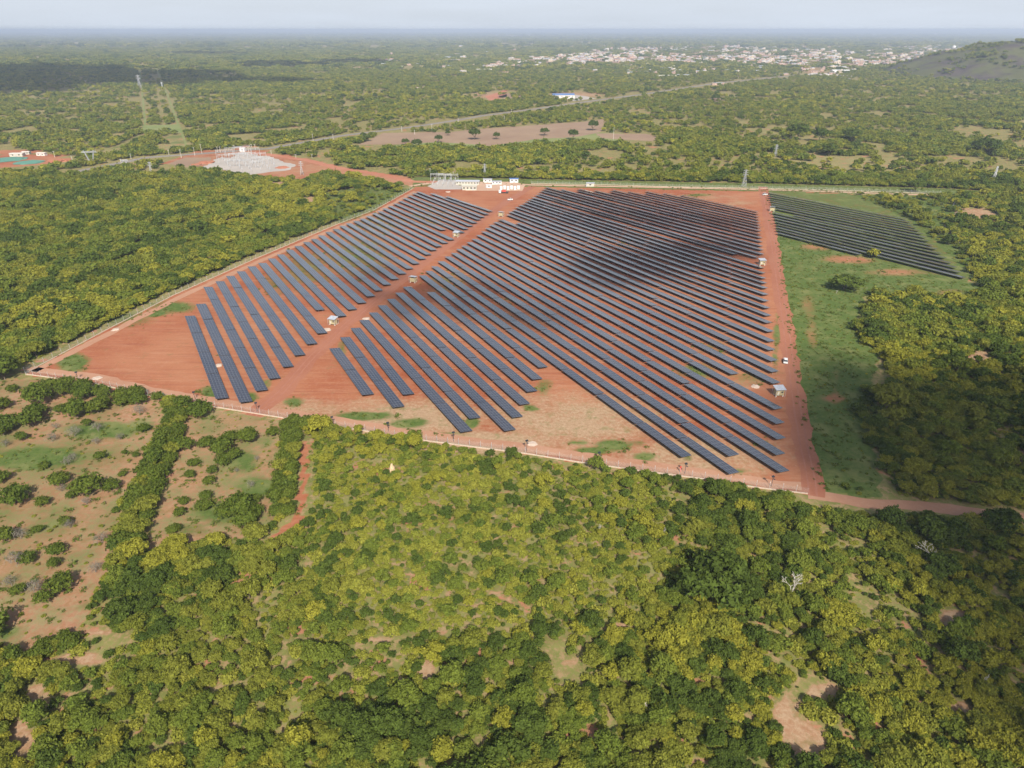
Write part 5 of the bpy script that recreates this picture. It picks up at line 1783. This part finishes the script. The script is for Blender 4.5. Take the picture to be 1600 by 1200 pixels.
# ------------------------------------------------------------------ town
sheet('town_ground', rough_outline(TOWN, 60, 25, 4), M['field'], 0.06, 'pinkish tan ground of the distant town', 'structure', 'town ground')
HW = [plain('house_white', (0.56, 0.53, 0.49), scale=0.2), plain('house_cream', (0.50, 0.42, 0.32), scale=0.2), plain('house_pink', (0.42, 0.29, 0.23), scale=0.2), plain('house_grey', (0.42, 0.41, 0.40), scale=0.2)]
HR = [M['tin_roof'], plain('roof_pale', (0.60, 0.58, 0.55), scale=0.2), plain('roof_rust', (0.36, 0.22, 0.16), scale=0.2), plain('roof_grey', (0.30, 0.31, 0.33), scale=0.2)]
house_me = []
for k in range(8):
    m = MB()
    w, d, h = [(14, 9, 4), (18, 10, 4.5), (11, 9, 6.5), (22, 11, 4), (12, 12, 4), (16, 8, 7), (26, 12, 5), (10, 8, 3.6)][k]
    m.box((0, 0, h / 2), (w, d, h), 0)
    a, b_ = w / 2 + .5, d / 2 + .5
    g_ = 1.6 if k % 2 else 0.4
    m.add([(-a, -b_, h), (a, -b_, h), (a, b_, h), (-a, b_, h), (-a, 0, h + g_), (a, 0, h + g_)], [(3, 2, 1, 0), (0, 1, 5, 4), (2, 3, 4, 5), (1, 2, 5), (3, 0, 4)], 1)
    for q in range(3):
        m.box((-w / 2 + w * (q + .5) / 3, -d / 2 - 0.05, h * .55), (w * .1, .12, h * .3), 2)
    if k in (2, 5):
        m.box((w * .2, 0, h + 1.4), (w * .4, d * .6, 2.8), 0)
    house_me.append(m.mesh('town_house', HW[k % 4], HR[(k * 3 + 1) % 4], M['glass_dark']))
hp = []
while len(hp) < 1300:
    x, y = rng.uniform(738, 1545), rng.uniform(71, 109)
    if not inpoly([x], [y], TOWN)[0]:
        continue
    if fbm(x / 26, y / 4.5) < 0.47:
        continue
    hp.append(G(x, y))
for x, y in [(690, 101), (697, 104), (652, 101), (700, 92), (725, 93), (735, 75), (720, 73), (760, 82), (800, 80), (846, 114), (1012, 107), (1042, 109), (1095, 101), (1170, 108), (1098, 112), (1100, 114), (645, 140), (665, 101), (720, 114), (725, 115), (790, 115), (930, 113), (960, 107), (985, 112), (1310, 68), (1340, 64), (1290, 69), (1120, 133)] * 1:
    hp.append(G(x, y))
    hp.append(G(x + rng.uniform(-8, 8), y + rng.uniform(-1, 1)))
for _ in range(90):
    hp.append(G(rng.uniform(970, 1345), rng.uniform(98, 119)))
for _ in range(40):
    hp.append(G(rng.uniform(560, 745), rng.uniform(84, 108)))
hp = np.array(hp)
hz_ = hill_z(hp[:, 0], hp[:, 1])
hp = hp[hz_ < 2]
near_o = np.argsort(np.hypot(hp[:, 0], hp[:, 1]))
for i in near_o[:300]:
    k = rng.integers(0, 8)
    o = link('town_house', house_me[k], None, (hp[i, 0], hp[i, 1], 0.05), rng.normal(0, 0.5))
    o.scale = (1.0, 1.0, 1.05)
    cw = ['white walled', 'cream walled', 'pinkish walled', 'grey walled'][k % 4]
    tag(o, 'small %s house at the near side of the distant town' % cw, 'house', 'houses of the distant town')
rest = near_o[300:]
scatter('far_houses', np.concatenate([hp[rest], np.zeros((len(rest), 1))], 1), np.ones((len(rest), 3)) * rng.uniform(1.1, 1.8, (len(rest), 1)), rng.normal(0, .5, len(rest)), rng.integers(0, 8, len(rest)), proto_collection('far_houses', house_me), 'pale houses massed in the far part of the town', 'houses')
# town landmarks
X, Y = G(1488, 83)
r = empty('water_tower', (X, Y, 0), 0, 'white water tower among the houses near the rocky hill', 'water tower')
m = MB()
m.bar((0, 0, 0), (0, 0, 26), 4, 3, 10)
m.build('shaft', M['whitewash'], r)
m = MB()
m.bar((0, 0, 26), (0, 0, 30), 4, 11, 14)
m.bar((0, 0, 30), (0, 0, 40), 11, 11, 14)
m.bar((0, 0, 40), (0, 0, 43), 11, 2, 14)
m.build('tank', M['white_paint'], r)

# ------------------------------------------------------------------ clouds out of frame whose shadows lie on the land
def cloud(shapes, alt, puff, label, seed, cover=0.75):
    """shapes: ellipses (pixel x, y, half width, half height, weight) of the shadow on the ground"""
    r = np.random.default_rng(seed)
    bm = bmesh.new()
    bmesh.ops.create_icosphere(bm, subdivisions=1, radius=1)
    bv = np.array([v.co[:] for v in bm.verts])
    bf = [[v.index for v in f.verts] for f in bm.faces]
    bm.free()
    vs, fs = [], []
    for (x, y, a, b_, wgt) in shapes:
        corners = np.array([G(x + sx_ * a, y + sy_ * b_) for sx_ in (-1, 1) for sy_ in (-1, 1)])
        lo, hi = corners.min(0), corners.max(0)
        area = (hi - lo).prod()
        n = int(area / (math.pi * puff ** 2) * cover * wgt * 2.6)
        q = np.stack([r.uniform(lo[0], hi[0], n), r.uniform(lo[1], hi[1], n)], -1)
        qx, qy = PX(q[:, 0], q[:, 1])
        d = ((qx - x) / a) ** 2 + ((qy - y) / b_) ** 2
        nz = fbm(q[:, 0] / (puff * 7) + seed, q[:, 1] / (puff * 7))
        keep = r.random(n) < np.clip((1.0 - d + (nz - .5) * 1.3) * 1.5, 0, 1)
        for X, Y in q[keep]:
            z = alt + r.uniform(-0.5, 1) * puff * 4
            t_ = z / SUN.z
            c_ = np.array((X + SUN.x * t_, Y + SUN.y * t_, z))
            s = puff * r.uniform(0.6, 1.35)
            k = len(vs) * len(bv)
            vs.append(bv * s * np.array((1.15, 1.15, 0.85)) + c_)
            fs += [[i + k for i in f] for f in bf]
    me = bpy.data.meshes.new('cloud')
    me.from_pydata(np.concatenate(vs).tolist(), [], fs)
    me.materials.append(M_cloud)
    for pl in me.polygons:
        pl.use_smooth = True
    tag(link('cloud', me), label, 'cloud', None, 'structure')

t = NT('cloud')
t.bsdf((0.9, 0.9, 0.9), 1.0, 0.0)
M_cloud = t.m
cloud([(1010, 412, 125, 24, 1.9), (1110, 392, 90, 16, 1.9), (930, 432, 90, 22, 0.55), (700, 470, 150, 36, 0.42), (840, 500, 100, 26, 0.3), (600, 440, 80, 30, 0.3), (1000, 345, 170, 16, 0.22)], 1500, 4.6, 'small ragged white cloud above and behind the viewpoint', 3, 1.1)
cloud([(1480, 700, 190, 130, 0.85), (1310, 660, 110, 110, 0.8), (1570, 900, 130, 150, 0.75), (1560, 1050, 110, 150, 0.5), (1470, 840, 120, 70, 0.45), (1600, 640, 100, 70, 0.8)], 2000, 4.6, 'ragged white cloud right of the viewpoint', 5, 2.6)
cloud([(90, 118, 190, 18, 0.95), (270, 122, 140, 13, 0.85), (30, 135, 100, 13, 0.9), (430, 127, 70, 4, 0.7)], 1900, 14.0, 'broad cloud over the far left woods', 8, 1.2)
cloud([(430, 101, 90, 4, 0.8), (560, 97, 70, 3, 0.7), (330, 84, 70, 2.2, 0.6)], 2200, 26.0, 'long thin cloud over the distant woods', 9, 1.0)

# ------------------------------------------------------------------ haze
m = MB()
m.box((0, 0, 69), (84600, 84600, 140))
me = bpy.data.meshes.new('haze')
me.from_pydata(m.v, [], m.f)
t = NT('haze')
pv = t.n('ShaderNodeVolumePrincipled')
pv.inputs['Color'].default_value = (0.66, 0.76, 0.92, 1)
pv.inputs['Density'].default_value = 1.05e-4
pv.inputs['Anisotropy'].default_value = 0.1
t.l(pv.outputs[0], t.out.inputs['Volume'])
me.materials.append(t.m)
me.update()
tag(link('haze', me), 'pale blue haze lying over the whole plain', 'haze', None, 'stuff')
